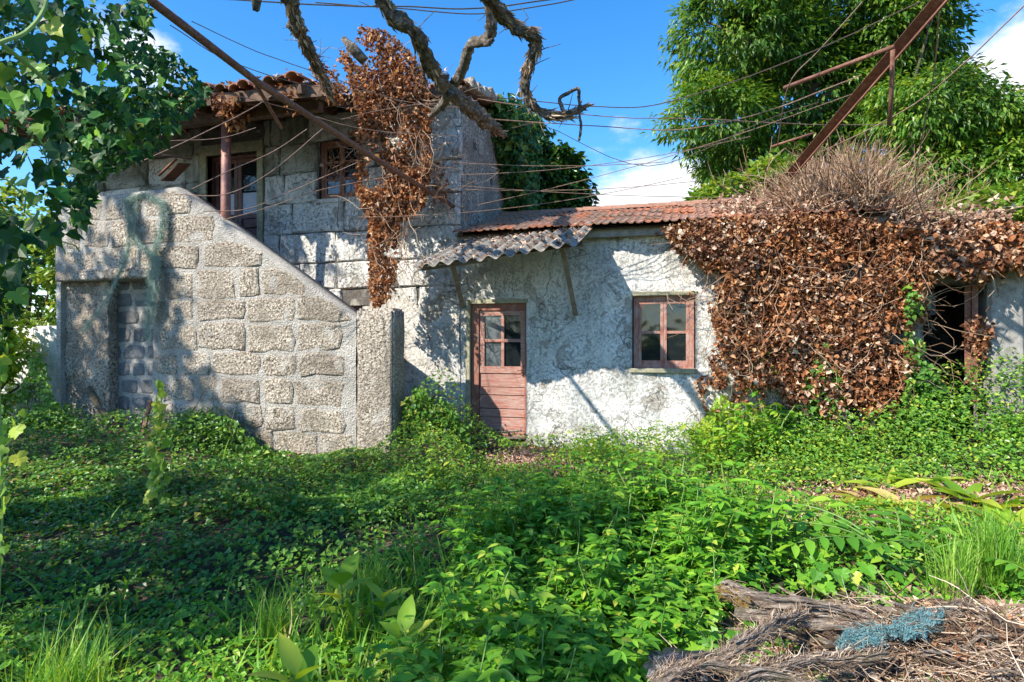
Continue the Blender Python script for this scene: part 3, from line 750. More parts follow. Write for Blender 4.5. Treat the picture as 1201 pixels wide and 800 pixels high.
for (a, b, c, e, g) in ((dx0 + st, cx - .02, sp, zc, 'glass_dusty'), (cx + .02, dx1 - .06, sp, zc, 'glass'), (dx0 + st, cx - .02, zc, dz1 - .07, 'glass_dusty'), (cx + .02, dx1 - .06, zc, dz1 - .07, 'glass')):
    MB().box(a, b, dy - .004, dy, c + .002, e - .002).build('pane', M[g], door)
zz = sp
for k, h_ in enumerate((.11, .20, .115, .20, .12, .20, .12)):
    za = max(zz - h_, dz0); wide = k % 2 == 0
    MB().box(dx0, dx1, dy - (.030 if wide else .018) - random.uniform(0, .003), dy + .012, za + .004, zz - .004, jit=.0015, bev=.004).build('plank', M['redpaint'], door)
    zz -= h_
MB().box(dx1 - .05, dx1 - .02, dy - .05, dy - .03, 1.0, 1.14, bev=.004).tube([(dx1 - .035, dy - .05, 1.08), (dx1 - .035, dy - .085, 1.08), (dx1 - .10, dy - .085, 1.075)], .008, 6).build('door_handle', M['rust'], door)
MB().box(LD[0] - .02, LD[1] + .02, -.10, .12, -.10, .03, jit=.008, bev=.01).build('threshold', M['concrete'], low)
# window
win = window(low, (LW[0] + .015, LW[1] - .015, LW[2] + .03, LW[3] - .04), .035, M['winframe'], M['glass'], 2, 2, .062)
MB().box(LW[0] - .03, LW[1] + .02, -.10, .05, LW[2] - .03, LW[2] + .03, jit=.004, bev=.008).build('window_sill', M['jamb'], low)
MB().box(LW[0] - .01, LW[1] + .03, -.07, .12, LW[3] - .04, LW[3] + .02, jit=.006, bev=.01).build('window_lintel', M['jamb'], low)
# fascia and roof
LP = .30
def lz(y): return 3.03 + LP * (y + .3)
MB().beam((LX0, -.16, 2.985), (LX1, -.16, 2.985), .05, .13).build('fascia_board', M['concrete'], low)
mb = MB(); y0, y1 = -.28, 2.05
mb.add([(LX0, y0, lz(y0) - .02), (LX1, y0, lz(y0) - .02), (LX1, y1, lz(y1) - .02), (LX0, y1, lz(y1) - .02), (LX0, 4.2, lz(y1) - .65), (LX1, 4.2, lz(y1) - .65)], [(0, 1, 2, 3), (3, 2, 5, 4), (3, 2, 1, 0), (4, 5, 2, 3)])
V = np.array(mb.v); V2 = V + np.array([0, 0, .03]); 
mb = MB().add(V, [(3, 2, 1, 0), (4, 5, 2, 3)]).add(V2, [(0, 1, 2, 3), (3, 2, 5, 4)]); mb.build('roof', M['darkwood'], low)
def flat_tile_mesh(mat):
    V = []; F = []; prof = [(-.115, 0), (-.085, .028), (-.055, .006), (-.015, .004), (.015, .026), (.045, .004), (.09, .003), (.115, .012)]
    for yy, lift in ((0, .02), (.40, 0)):
        for zt in (0, -.016):
            for x, z in prof: V.append((x, yy, z + zt + lift))
    n = len(prof)
    for k in range(n - 1): F += [(k, k + 1, 2 * n + k + 1, 2 * n + k), (n + k + 1, n + k, 3 * n + k, 3 * n + k + 1), (k + 1, k, n + k, n + k + 1), (2 * n + k, 2 * n + k + 1, 3 * n + k + 1, 3 * n + k)]
    F += [(0, 2 * n, 3 * n, n), (n - 1, 2 * n - 1, 4 * n - 1, 3 * n - 1)]
    me = bpy.data.meshes.new('roof_tile'); me.from_pydata(V, [], F); me.materials.append(mat); me.update(); return me
M['tile2'] = paint('orange_terracotta_tile', (.42, .205, .135), (.19, .125, .09), .75, .95, 3)
M['tile3'] = paint('dusty_terracotta_tile', (.33, .19, .13), (.16, .12, .085), .65, .95, 3)
fm = [flat_tile_mesh(M['tile2']), flat_tile_mesh(M['tile3']), flat_tile_mesh(M['tile'])]
for row in range(7):
    y = -.36 + row * .335
    for c_ in range(25):
        x = LX0 + .11 + c_ * .222 + (row % 2) * .0
        if x > LX1 + .05: break
        place('roof_tile', random.choice(fm), low, (x, y + random.uniform(-.015, .015), lz(y) + .035 + random.uniform(-.004, .008)), (math.atan(LP) + random.uniform(-.03, .03), random.uniform(-.02, .02), random.uniform(-.04, .04)))
rc = canal_tile_mesh('ridge_tile', .40, .12, .10, M['tile2'])
for k in range(15):
    place('ridge_tile', rc, low, (LX0 + .02 + k * .37, 2.03, lz(2.03) + .03), (0, random.uniform(-.03, .03), -math.pi / 2))
# awning of corrugated fibre cement over the door
AW = thing('corrugated_awning', (-2.3, -.8, 2.5), 'grey lichened corrugated awning sagging over the red door on two timber struts', 'awning')
c_fl, c_fr = onY(484, 314, -1.42), onY(674, 287, -1.38); c_bl, c_br = Vector((-3.02, -.03, 3.03)), Vector((-1.17, -.12, 3.135))
V = []; F = []; NU, NVv = 112, 12
def awp(u, v_):
    f = c_fl.lerp(c_fr, u); b = c_bl.lerp(c_br, u); p_ = f.lerp(b, v_)
    edge = .04 * math.sin(u * 9) * (1 - v_)
    p_ = p_ + Vector((0, -edge, 0)); wv = .030 * math.cos(u * 2 * math.pi * 10.5)
    n_ = Vector((0, -.35, .93)); return p_ + n_ * (wv + .012 * noise.noise(Vector((u * 6, v_ * 3, 1))))
for th in (0, -.009):
    for i in range(NU + 1):
        for j in range(NVv + 1): V.append(awp(i / NU, j / NVv) + Vector((0, 0, th)))
K = (NU + 1) * (NVv + 1)
for i in range(NU):
    for j in range(NVv):
        q = i * (NVv + 1) + j; F.append((q, q + NVv + 1, q + NVv + 2, q + 1)); F.append((K + q, K + q + 1, K + q + NVv + 2, K + q + NVv + 1))
for i in range(NU):
    for j, s_ in ((0, 1), (NVv, -1)):
        q = i * (NVv + 1) + j; F.append((q, K + q, K + q + NVv + 1, q + NVv + 1))
for j in range(NVv):
    for i in (0, NU): q = i * (NVv + 1) + j; F.append((q, q + 1, K + q + 1, K + q))
link_mesh('corrugated_sheet', V, F, M['asbestos'], AW, True)
pl = lambda u, v_, dz: (lambda p_: p_ + Vector((0, 0, dz)))(c_fl.lerp(c_fr, u).lerp(c_bl.lerp(c_br, u), v_))
MB().beam(pl(.02, .10, -.07), pl(.45, .09, -.065), .05, .035).build('batten', M['wood'], AW)
MB().beam(pl(-.01, .35, -.09), pl(1.0, .35, -.085), .05, .06).build('batten', M['darkwood'], AW)
MB().beam(onY(543, 361, -.04), pl(.12, .35, -.10), .055, .045).build('strut', M['wood'], AW)
MB().beam(onY(675, 369, -.06), pl(.87, .35, -.10), .055, .045).build('strut', M['wood'], AW)
ps = [(awp(rng.random(), rng.random()) + Vector((0, 0, .02))) for _ in range(420)]
ps = [p_ for p_ in ps if True]
P_ = np.array(ps); scatter('fallen_leaves', T_DEAD, P_, frames(rand_unit(len(P_)) * [1, 1, .3], np.tile([0, -.3, 1.], (len(P_), 1)) + rand_unit(len(P_)) * .4), rng.uniform(.03, .075, len(P_)), M['dead_dull'], AW)

# ================================================================== ANNEX (right)
annex = thing('ruined_outbuilding', (3.3, .4, .2), 'ruined lean-to at the right with a dark doorway and grey concrete pillar under dead ivy', 'building')
AX0 = 2.36
grid_wall('wall', AX0, 4.0, 0, 2.85, -.02, [(2.80, 3.42, 0.01, 2.18)], M['concrete'], annex, .02, .08, .25, topcut=lambda x, z: x < 3.44 or z > 2.1)
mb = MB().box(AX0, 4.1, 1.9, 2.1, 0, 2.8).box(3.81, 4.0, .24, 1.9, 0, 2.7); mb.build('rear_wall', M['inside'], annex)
MB().box(AX0, 4.1, .24, 2.1, 2.72, 2.84).build('roof', M['concrete'], annex)
V, F = lump(3.43, 3.80, -.12, .22, 0, 2.60, .012); link_mesh('pillar', V, F, M['concrete'], annex, True)
MB().box(3.26, 3.32, -.14, -.08, .78, 2.16).build('iron_post', M['rust'], annex)
MB().box(3.20, 3.26, -.10, -.094, 1.0, 2.16).build('iron_flange', M['rust'], annex)
gb = thing('meter_box', (2.93, .20, 1.9), 'small pale green box in a black frame inside the dark doorway', 'box')
MB().box(2.83, 3.02, .22, .30, 1.82, 2.12, bev=.006).build('case', M['black'], gb)
MB().box(2.86, 2.96, .205, .219, 1.88, 2.06).build('lid', M['greenbox'], gb)
# far white garden wall at the left
fw = MB().box(-14.5, -9.75, -.95, -.75, -.3, 1.75, jit=.01).build('garden_wall', M['whitewall']); tag(fw, 'white rendered garden wall seen behind the ivy at the far left of the stair', 'wall')

# ================================================================== LEAF MASSES
def wallish_frames(n, nrm=(0, -1, .3), droop=.7, spread=.7):
    ax = rand_unit(n) * spread + np.array([0, -.15, -droop]); nr = rand_unit(n) * spread + np.array(nrm); return frames(ax, nr)
def dead_mass(root, poly, n, ydepth, name='dead_leaves', size=(.05, .10), ybase=-.06, holes=None, thr=-.25, mat='dead', nsc=2.6, cn=6):
    px, py = sample_poly(poly, n); y = ybase - ydepth * rng.random(n) ** 1.3
    P_ = px_onY(px, py, y); k = fbm(P_[:, 0], P_[:, 2], 0, nsc, 2) > thr
    bul = vnoise(P_[:, 0], P_[:, 2], 3, 3.2) ; P_[:, 1] -= .17 * np.maximum(0, bul) * min(1, ydepth * 3)
    P_ = P_[k]; m_ = len(P_)
    return scatter(name, T_DEAD, P_, wallish_frames(m_, spread=1.0, droop=.5), rng.uniform(size[0], size[1], m_), M[mat], root)
def single_leaves(root, poly, n, y0, y1, meshes, size, name='leaf', frame=None):
    px, py = sample_poly(poly, n)
    for i in range(n):
        p_ = onY(px[i], py[i], random.uniform(y0, y1)); s_ = random.uniform(*size)
        o = bpy.data.objects.new(name, random.choice(meshes)); COL.objects.link(o); o.parent = root; o.location = p_ - worg(root)
        o.rotation_euler = (random.uniform(-2.6, -1.2), random.uniform(-.8, .8), random.uniform(-1.2, 1.2)); o.scale = (s_, s_, s_)
def tmpl_mesh(name, T, mat):
    r = []
    for V, F in T:
        me = bpy.data.meshes.new(name); me.from_pydata(V.tolist(), [], F.tolist()); me.materials.append(mat); me.update(); r.append(me)
    return r
def stems(mb, poly, n, y0, y1, seg=6, step=.16, r=.004, updown=-1, sway=.7):
    px, py = sample_poly(poly, n)
    for i in range(n):
        p_ = onY(px[i], py[i], random.uniform(y0, y1)); pts = [p_]; d_ = Vector((random.uniform(-1, 1), 0, updown)).normalized()
        for k in range(seg):
            d_ = (d_ + Vector((random.uniform(-sway, sway), random.uniform(-.25, .25), random.uniform(-sway, sway)))).normalized(); q = pts[-1] + d_ * step
            q.y = max(min(q.y, y0), y1); pts.append(q)
        mb.tube(pts, lerpr(r, r * .6, len(pts)), 4, cap=False)
dead_meshes = tmpl_mesh('leaf', T_DEAD, M['dead'])
gi = thing('gable_ivy', (-3.05, 2.2, 3.6), 'bushy green ivy spilling over the rear edge of the gable of the tall house', 'climbing ivy')
n = 5200; yy = rng.uniform(1.1, 3.1, n); zz = rng.uniform(3.5, 6.0, n); k = (yy > 1.15 + (zz - 3.4) * -.0 + np.clip((5.3 - zz) * .75, 0, 2)) & (zz < 5.45 + .16 * yy); yy, zz = yy[k], zz[k]; n = len(yy)
P_ = np.stack([-3.16 + .5 * rng.random(n) ** 1.3, yy, zz], 1); scatter('foliage', T_IVY, P_, wallish_frames(n, (.8, -.5, .5), .4, .6), rng.uniform(.08, .14, n), M['ivy_tree'], gi)
# --- big curtain on the low house
cur = thing('dead_ivy_curtain', (1.2, -.25, .2), 'thick curtain of dead brown ivy covering the right half of the low house', 'dead ivy')
poly = [(775, 268), (830, 255), (985, 252), (1085, 268), (1090, 330), (1068, 370), (1072, 430), (1052, 478), (1020, 492), (1000, 470), (975, 500), (955, 470), (930, 470), (905, 452), (870, 455), (850, 420), (838, 380), (842, 340), (820, 310), (795, 290)]
dead_mass(cur, poly, 29000, .50, size=(.024, .080), thr=-.85)
dead_mass(cur, poly, 4500, .56, size=(.04, .08), thr=-.1, mat='dead_dull', nsc=1.3, name='dull_leaves')
for (hx_, ht_) in ((868, 490), (893, 482), (925, 505), (948, 520), (985, 530), (1010, 512), (1032, 520), (1052, 505), (845, 455)):
    dead_mass(cur, [(hx_ - 9, 430), (hx_ + 9, 430), (hx_ + 5, ht_), (hx_ - 4, ht_)], 130, .25, size=(.03, .07), thr=-.6, ybase=-.22, name='hanging_strand')
dead_mass(cur, [(765, 272), (800, 262), (850, 330), (870, 470), (835, 500), (815, 450), (842, 400), (826, 345), (808, 350), (800, 300)], 900, .15, size=(.04, .08), thr=.05)
single_leaves(cur, [(800, 275), (985, 270), (1070, 290), (1060, 440), (1000, 460), (860, 440), (840, 340)], 260, -.45, -.62, dead_meshes, (.055, .09))
mb = MB(); stems(mb, [(800, 265), (1090, 262), (1070, 430), (860, 420)], 380, -.2, -.62, 7, .12, .0036); mb.build('stems', M['twig'], cur, kind='stuff')
tr = [onY(x, y, yy) for x, y, yy in ((1002, 512, -.55), (990, 490, -.5), (978, 462, -.42), (975, 430, -.4), (985, 390, -.35), (972, 340, -.3), (980, 290, -.25))]
MB().tube(catmull(tr, 5), lerpr(.055, .03, 31), 9, .35, 2).build('trunk', M['bark'], cur, True)
tr = [onY(x, y, yy) for x, y, yy in ((1062, 440, -.3), (1070, 380, -.28), (1080, 320, -.3), (1088, 280, -.2))]
MB().tube(catmull(tr, 5), lerpr(.03, .02, 16), 7, .3, 2).build('branch', M['bark'], cur, True)
# --- dead ivy on the outbuilding
ann = thing('dead_ivy_fringe', (3.4, -.2, 2), 'fringe of dead brown ivy hanging over the dark doorway of the outbuilding', 'dead ivy')
dead_mass(ann, [(1050, 270), (1110, 262), (1260, 262), (1260, 312), (1200, 320), (1175, 310), (1150, 330), (1120, 325), (1090, 318)], 9000, .40, size=(.026, .08), thr=-.8)
dead_mass(ann, [(1050, 270), (1110, 262), (1260, 262), (1260, 312), (1200, 320), (1175, 310), (1150, 330), (1120, 325), (1090, 318)], 1500, .45, size=(.04, .08), thr=-.1, mat='dead_dull', nsc=1.3, name='dull_leaves')
dead_mass(ann, [(1145, 320), (1178, 312), (1176, 360), (1160, 400), (1150, 440), (1142, 400)], 420, .12, size=(.04, .075), thr=-.3, ybase=-.15)
dead_mass(ann, [(1060, 310), (1088, 320), (1084, 380), (1076, 440), (1062, 440)], 500, .2, size=(.05, .09), thr=-.5, ybase=-.15)
dead_mass(ann, [(1125, 340), (1140, 335), (1142, 470), (1128, 475)], 110, .08, size=(.04, .07), thr=-.3, ybase=-.14)
single_leaves(ann, [(1085, 272), (1201, 272), (1195, 312), (1100, 318)], 110, -.42, -.58, dead_meshes, (.07, .11))
mb = MB(); stems(mb, [(1060, 265), (1230, 265), (1200, 320), (1080, 330)], 36, -.15, -.5, 4, .12, .0045); mb.build('stems', M['twig'], ann, kind='stuff')
# --- dead leaves and brush on the low roof
br = thing('dry_brush', (2.0, .5, 3.1), 'tangle of bare dry twigs standing up from the right end of the low tiled roof', 'brush')
n = 1700; x = rng.normal(2.0, .48, n); y = rng.uniform(-.35, 1.2, n); z = lz(y) + .0 + rng.uniform(-.05, .25, n)
k = (x > .5) & (x < 3.6); x, y, z = x[k], y[k], z[k]; n = len(x); z = np.where(x > LX1, 2.85 + rng.uniform(0, .3, n), z)
ax = np.stack([(x - 2.05) * .55 + rng.normal(0, .55, n), rng.normal(-.1, .5, n), np.abs(rng.normal(.7, .4, n))], 1)
L = rng.uniform(.25, .72, n) * np.exp(-((x - 2.1) / .9) ** 2) + .15
scatter('twigs', T_TWIG, np.stack([x, y, z], 1), frames(ax, rand_unit(n)), np.stack([L * .9, L, L * .9], 1), M['twig'], br)
mb = MB()
for i in range(150):
    x = random.gauss(2.0, .5); y = random.uniform(-.4, 1.0); p_ = Vector((x, y, lz(y) if x < LX1 else 2.9)); d_ = Vector((random.gauss((x - 2.1) * .5, .5), random.gauss(-.1, .5), random.uniform(.5, 1.2))).normalized(); pts = [p_]
    for k in range(7):
        d_ = (d_ + Vector((random.gauss(0, .28), random.gauss(0, .2), random.gauss(-.05, .22)))).normalized(); pts.append(pts[-1] + d_ * random.uniform(.08, .17))
        if k in (3, 5):
            e_ = (d_ + Vector((random.gauss(0, .7), random.gauss(0, .5), random.gauss(0, .5)))).normalized(); mb.tube([pts[-1], pts[-1] + e_ * .12, pts[-1] + e_ * .22 + Vector((0, 0, .03))], [.004, .003, .002], 4, cap=False)
    mb.tube(pts, lerpr(.007, .003, len(pts)), 4, .3, i, cap=False)
mb.build('branches', M['twig'], br, kind='stuff')
n = 3600; x = rng.uniform(.3, 3.6, n); y = rng.uniform(-.38, 1.0, n) ; keep = rng.random(n) < np.clip((x - .2) / 1.6, .05, 1); x, y = x[keep], y[keep]; n = len(x)
z = np.where(x > LX1, 2.88, lz(y) + .08) + rng.exponential(.07, n)
P_ = np.stack([x, y, z], 1); 
scatter('dead_leaves', T_DEAD, P_, frames(rand_unit(n), rand_unit(n) + [0, -.5, 1]), rng.uniform(.05, .085, n), M['dead_dull'], br)
n = len(ROOFLIT); scatter('roof_litter', T_DEAD, ROOFLIT, frames(rand_unit(n), rand_unit(n) + [0, -.3, .8]), rng.uniform(.05, .10, n), M['dead_dull'], house)
n = 500; x = rng.uniform(-7.6, EX, n); P_ = np.stack([x, rng.uniform(-1.75, -1.45, n), roofz(-1.6) - .05 - rng.exponential(.10, n)], 1); P_ = P_[vnoise(P_[:, 0], 0 * P_[:, 0], 3, 3) > -.1]; n = len(P_)
scatter('eave_leaves', T_DEAD, P_, wallish_frames(n), rng.uniform(.05, .085, n), M['dead'], house)
# --- cascade on the tall house
cas = thing('dead_vine_cascade', (-4.6, -.8, 2), 'narrow column of dead rust-brown vine leaves hanging from the high roof to the stair pillar', 'dead vine')
dead_mass(cas, [(402, 70), (425, 32), (452, 35), (480, 60), (498, 85), (505, 120), (505, 200), (498, 240), (470, 262), (462, 345), (440, 362), (432, 340), (436, 262), (420, 225), (424, 150), (415, 110)], 14500, .36, size=(.022, .072), ybase=-.62, thr=-.5, nsc=4)
dead_mass(cas, [(372, 165), (425, 140), (430, 225), (405, 205), (380, 222)], 420, .25, size=(.035, .07), ybase=-.3, thr=-.1)
dead_mass(cas, [(495, 120), (530, 160), (520, 200), (545, 240), (505, 238)], 380, .2, size=(.03, .06), ybase=-.15, thr=-.1)
dead_mass(cas, [(360, 75), (425, 60), (425, 130), (385, 120)], 520, .3, size=(.035, .07), ybase=-1.3, thr=-.1)
single_leaves(cas, [(428, 60), (490, 90), (498, 220), (455, 340), (438, 330), (428, 200)], 200, -.95, -1.08, dead_meshes, (.06, .095))
mb = MB(); stems(mb, [(425, 45), (495, 80), (500, 230), (455, 340), (436, 330)], 150, -.7, -1.05, 7, .13, .005); stems(mb, [(375, 130), (540, 120), (540, 250), (380, 225)], 90, -.05, -.3, 7, .13, .004, sway=.9); mb.build('stems', M['twig'], cas, kind='stuff')
pd = thing('dead_leaf_cluster', (-6.45, -1.15, 4.4), 'bunch of curled dead leaves wrapped round the top of the porch post', 'dead leaves')
dead_mass(pd, [(252, 108), (280, 100), (296, 128), (288, 145), (272, 152), (256, 140)], 330, .3, size=(.07, .12), ybase=-1.0, thr=-9, mat='dead')

def sun_clear(P_, ground=True):
    """False where a leaf would shade the sunlit stair front, house front or right-hand yard (foliage is shaped by dropping leaves there to let the sun through)"""
    d_ = np.array([1.22, 1.5, -1.66]); wob = .22 * fbm(P_[:, 0], P_[:, 1], P_[:, 2], 1.5, 2)
    t_ = (-1.3 - P_[:, 1]) / d_[1]; X = P_[:, 0] + d_[0] * t_ + wob; Z = P_[:, 2] + d_[2] * t_
    tp = np.where(X > -3.6, -9, 1.8 + np.clip(-4.18 - X, 0, 3) * .664)
    bad = (Z > -.1) & (Z < tp + .05) & (X > -7.25 + (3.5 - Z) * .44) & (t_ > 0)
    bad |= (P_[:, 2] > 9.5) & (vnoise(P_[:, 0], P_[:, 1], P_[:, 2], 1.4) > -.15)
    t0 = P_[:, 1] / -d_[1]; X0 = P_[:, 0] + d_[0] * t0; Z0 = P_[:, 2] + d_[2] * t0; bad |= (Z0 > 0) & (X0 > -5.0 + wob) & (t0 > 0)
    tg = P_[:, 2] / 1.66; Xg = P_[:, 0] + d_[0] * tg + wob; Yg = P_[:, 1] + d_[1] * tg + wob
    bad |= (Xg > -2.9) & (vnoise(P_[:, 0], P_[:, 1], P_[:, 2], 2.2) > -.12); bad |= (vnoise(P_[:, 0], P_[:, 1], P_[:, 2] + 7, 1.6) > .22) & (Xg < -1) & (Yg < -3)
    if not ground: return ~bad
    bad |= (Yg > -3.3) & (Yg < 1) & (Xg > -5.4); bad |= (Xg > .35) & (Yg > -9)
    return ~bad
# --- generic foliage tree
def foliage_tree(name, label, cat, base, blobs, n, T, size, mat, trunk_r=.2, clump=.55, per=26, droop=.5, group=None, barkm='bark', limbs=26, inner=.35, leafname='crown', sun_gaps=False):
    root = thing(name, base, label, cat, group)
    vol = np.array([b[3] * b[4] * b[5] for b in blobs]) ** (2 / 3); vol /= vol.sum(); B = np.array(blobs, float)
    ncl = max(8, n // per); idx = rng.choice(len(B), ncl, p=vol); d_ = rand_unit(ncl); rad = rng.uniform(inner, 1, ncl) ** .5
    C_ = B[idx, :3] + d_ * B[idx, 3:6] * rad[:, None]
    tw = rng.normal(size=(ncl, per, 3)); tw /= np.linalg.norm(tw, axis=2, keepdims=True); tw *= (rng.random((ncl, per, 1)) ** .5) * clump * rng.uniform(.5, 1.2, (ncl, 1, 1)); tw[:, :, 2] *= .55
    P_ = (C_[:, None, :] + tw).reshape(-1, 3); out_ = (d_[:, None, :] * .6 + tw / clump).reshape(-1, 3)
    if sun_gaps: k_ = sun_clear(P_); P_ = P_[k_]; out_ = out_[k_]; ks_ = sun_clear(C_); C_ = C_[ks_] if ks_.sum() > 4 else C_; ncl = len(C_)
    m_ = len(P_); ax = out_ * .8 + rand_unit(m_) * .5 + [0, 0, -droop]; nr = rand_unit(m_) * .6 + [0, 0, 1.] + out_ * .4
    scatter(leafname, T, P_, frames(ax, nr), rng.uniform(size[0], size[1], m_), M[mat], root)
    mb = MB(); c0 = Vector(B[:, :3].mean(axis=0)); b_ = Vector(base); top = c0
    tp = [b_, b_.lerp(top, .3) + Vector((.1, 0, 0)), b_.lerp(top, .6) + Vector((-.1, .05, 0)), top]
    ctp = catmull(tp, 6); mb.tube(ctp, lerpr(trunk_r, trunk_r * .3, len(ctp)), 10, .2, 1); mb.build('trunk', M[barkm], root, True)
    for i in range(min(limbs, ncl)):
        e = Vector(C_[i]); s_ = ctp[random.randint(len(ctp) // 4, len(ctp) - 1)]; mm = s_.lerp(e, .5) + Vector((random.uniform(-.3, .3), random.uniform(-.3, .3), random.uniform(-.1, .5)))
        cp = catmull([s_, mm, e], 5); MB().tube(cp, lerpr(trunk_r * .28, .02, len(cp)), 6, .2, i).build('limb', M[barkm], root, True)
    return root
def pblob(px, py, rx, ry, d, rd=None):
    c = atD(px, py, d); k = d / FPX; return (c.x, c.y, c.z, rx * k, (rd or (rx + ry) / 2 * k), ry * k)
foliage_tree('chestnut_tree', 'big leafy green tree towering behind the right end of the low house', 'tree', tuple(atD(985, 430, 17)[:2]) + (0,),
             [pblob(870, 40, 85, 80, 16), pblob(840, 140, 62, 50, 15.5), pblob(925, 120, 100, 85, 17), pblob(975, 10, 130, 85, 17), pblob(1040, 40, 80, 60, 16), pblob(1000, 185, 100, 60, 16.5), pblob(880, 195, 60, 30, 16), pblob(1065, 115, 70, 45, 16.5)],
             92000, T_LANCE, (.11, .27), 'tree_leaf', .38, .44, 40, .45, inner=.45)
foliage_tree('leaning_tree', 'green tree with feathery drooping sprays at the far right above the outbuilding', 'tree', tuple(atD(1130, 430, 12)[:2]) + (0,),
             [pblob(1090, 135, 70, 55, 12), pblob(1160, 135, 50, 30, 11.5), pblob(1090, 215, 80, 45, 12), pblob(1170, 205, 60, 45, 11.5), pblob(1230, 190, 60, 60, 11.5)],
             24000, T_LANCE, (.10, .22), 'tree_leaf', .16, .42, 24, .5)
foliage_tree('ivy_clad_tree', 'dense dark ivy-clad tree rising behind the gable of the tall house', 'tree', (-1.6, 5.4, 0),
             [pblob(600, 178, 50, 42, 13.2, .8), pblob(640, 215, 48, 45, 13, .8), pblob(660, 245, 34, 45, 13, .8), pblob(622, 235, 50, 60, 13.4, .8)],
             17000, T_IVY, (.10, .17), 'ivy_tree', .22, .22, 24, .6, inner=.6)
foliage_tree('yellow_green_bush', 'yellow-green bush peeping over the low roof ridge beside the big tree', 'bush', tuple(atD(860, 430, 11.5)[:2]) + (0,),
             [pblob(868, 228, 48, 18, 11.5, .7), pblob(905, 212, 26, 22, 11.5, .6), pblob(830, 240, 24, 10, 11.5, .5)], 3600, T_IVY, (.09, .15), 'bush_leaf', .06, .25, 20, .3, limbs=8)
foliage_tree('hedge_bush', 'bright green bush behind the outbuilding under the feathery tree', 'bush', tuple(atD(1130, 430, 10.5)[:2]) + (0,),
             [pblob(1100, 262, 50, 22, 10.3, .8), pblob(1180, 250, 60, 30, 10.3, .8), pblob(1240, 300, 60, 80, 10, .8)], 6500, T_IVY, (.09, .15), 'bush_leaf', .07, .3, 20, .3, limbs=8)
foliage_tree('roadside_bush', 'pale green bush behind the far-left garden wall', 'bush', (-13.2, .8, 0),
             [(-13.0, .8, 2.6, 1.6, 1.0, 1.4), (-11.6, .9, 3.4, 1.0, .8, 1.2), (-14.6, .9, 3.4, 1.6, 1.0, 1.8)], 9000, T_IVY, (.09, .15), 'bush_leaf', .08, .35, 20, .3, limbs=10)
foliage_tree('corner_bush', 'lime green shrub in front of the white garden wall at the left edge', 'bush', (-10.9, -1.6, 0),
             [(-10.9, -1.7, .8, .7, .5, .8), (-10.4, -1.5, 1.6, .35, .3, .6)], 3000, T_IVY, (.08, .13), 'weed_lime', .05, .25, 20, .3, limbs=8)
# trees beyond the frame: left and behind the viewpoint (shade, reflections)
foliage_tree('shade_tree', 'tall leafy tree standing left of the viewpoint, outside the photograph', 'tree', (-8.4, -9.8, 0),
             [(-8.2, -10.4, 6.0, 3.0, 2.4, 1.9), (-5.6, -10.2, 5.0, 1.6, 1.7, 1.2), (-13.2, -7.8, 7.2, 2.3, 2.0, 2.1), (-12.6, -8.2, 12.8, 2.2, 1.8, 1.6)], 9500, T_OVAL, (.16, .28), 'tree_leaf', .3, .42, 26, .3, sun_gaps=True, limbs=0)  # unseen crown, leaves removed so sun reaches the stair and yard
for i, (x, y, r_, hh_) in enumerate(((-9, -26, 4, 1.9), (0, -29, 4.6, 1.7), (9, -26, 4, 1.9), (17, -22, 4, 2.0))):
    foliage_tree('garden_tree', ['round leafy tree behind the viewpoint to the left', 'round leafy tree straight behind the viewpoint', 'round leafy tree behind the viewpoint to the right', 'round leafy tree far behind to the right'][i], 'tree', (x, y, 0),
                 [(x, y, hh_ * .55, r_, r_ * .7, hh_ * .55)], 2600, T_OVAL, (.5, .8), 'tree_leaf', .3, .9, 20, .3, limbs=8, group='trees behind the viewpoint')

# ================================================================== NEAR IVY (left foreground)
def ivy_leaf_mesh(mat, seed):
    r = random.Random(seed)
    o = [(0, 0), (.20, -.10), (.42, -.02), (.56, .24), (.36, .36), (.40, .60), (.20, .66), (0, 1.0), (-.20, .66), (-.40, .60), (-.36, .36), (-.56, .24), (-.42, -.02), (-.20, -.10)]
    V = [(0, .30, -.03)] + [(x + r.uniform(-.03, .03), y + r.uniform(-.03, .03), .10 * abs(x) * 2 - .10 * y * y + r.uniform(-.03, .03)) for x, y in o]
    n = len(o); F = [(0, 1 + k, 1 + (k + 1) % n) for k in range(n)]
    # petiole
    b = len(V); V += [(-.012, .02, -.01), (.012, .02, -.01), (.01, -.45, -.14), (-.01, -.45, -.14)]; F.append((b, b + 1, b + 2, b + 3))
    me = bpy.data.meshes.new('leaf'); me.from_pydata(V, [], F); me.materials.append(mat); me.update(); return me
im = [ivy_leaf_mesh(M['ivy_dark'], i) for i in range(9)] + [ivy_leaf_mesh(M['weed'], 9)]
ivy = thing('climbing_ivy', (-3.6, -5.6, 0), 'large glossy dark ivy hanging in from the upper left corner, close to the viewer', 'ivy')
ipoly = [(-420, -420), (120, -420), (150, -60), (178, 10), (172, 48), (205, 60), (232, 85), (243, 112), (215, 135), (196, 160), (170, 185), (120, 205), (108, 245), (80, 275), (48, 310), (30, 350), (14, 385), (-5, 430), (-60, 450), (-200, 500), (-420, 560)]
npx, npy = sample_poly(ipoly, 50000)
dd = np.where(npx > 95, rng.uniform(2.4, 3.3, len(npx)), rng.uniform(2.4, 4.6, len(npx)))
P_ = px_atD(npx, npy, dd)
edge = (npx > 90) & (npy < 100) & (vnoise(P_[:, 0], P_[:, 2], P_[:, 1], 5) < -.0)
hole = (fbm(P_[:, 0], P_[:, 2], P_[:, 1] * .4, 1.6, 2) < -.55) & (npx > 40)
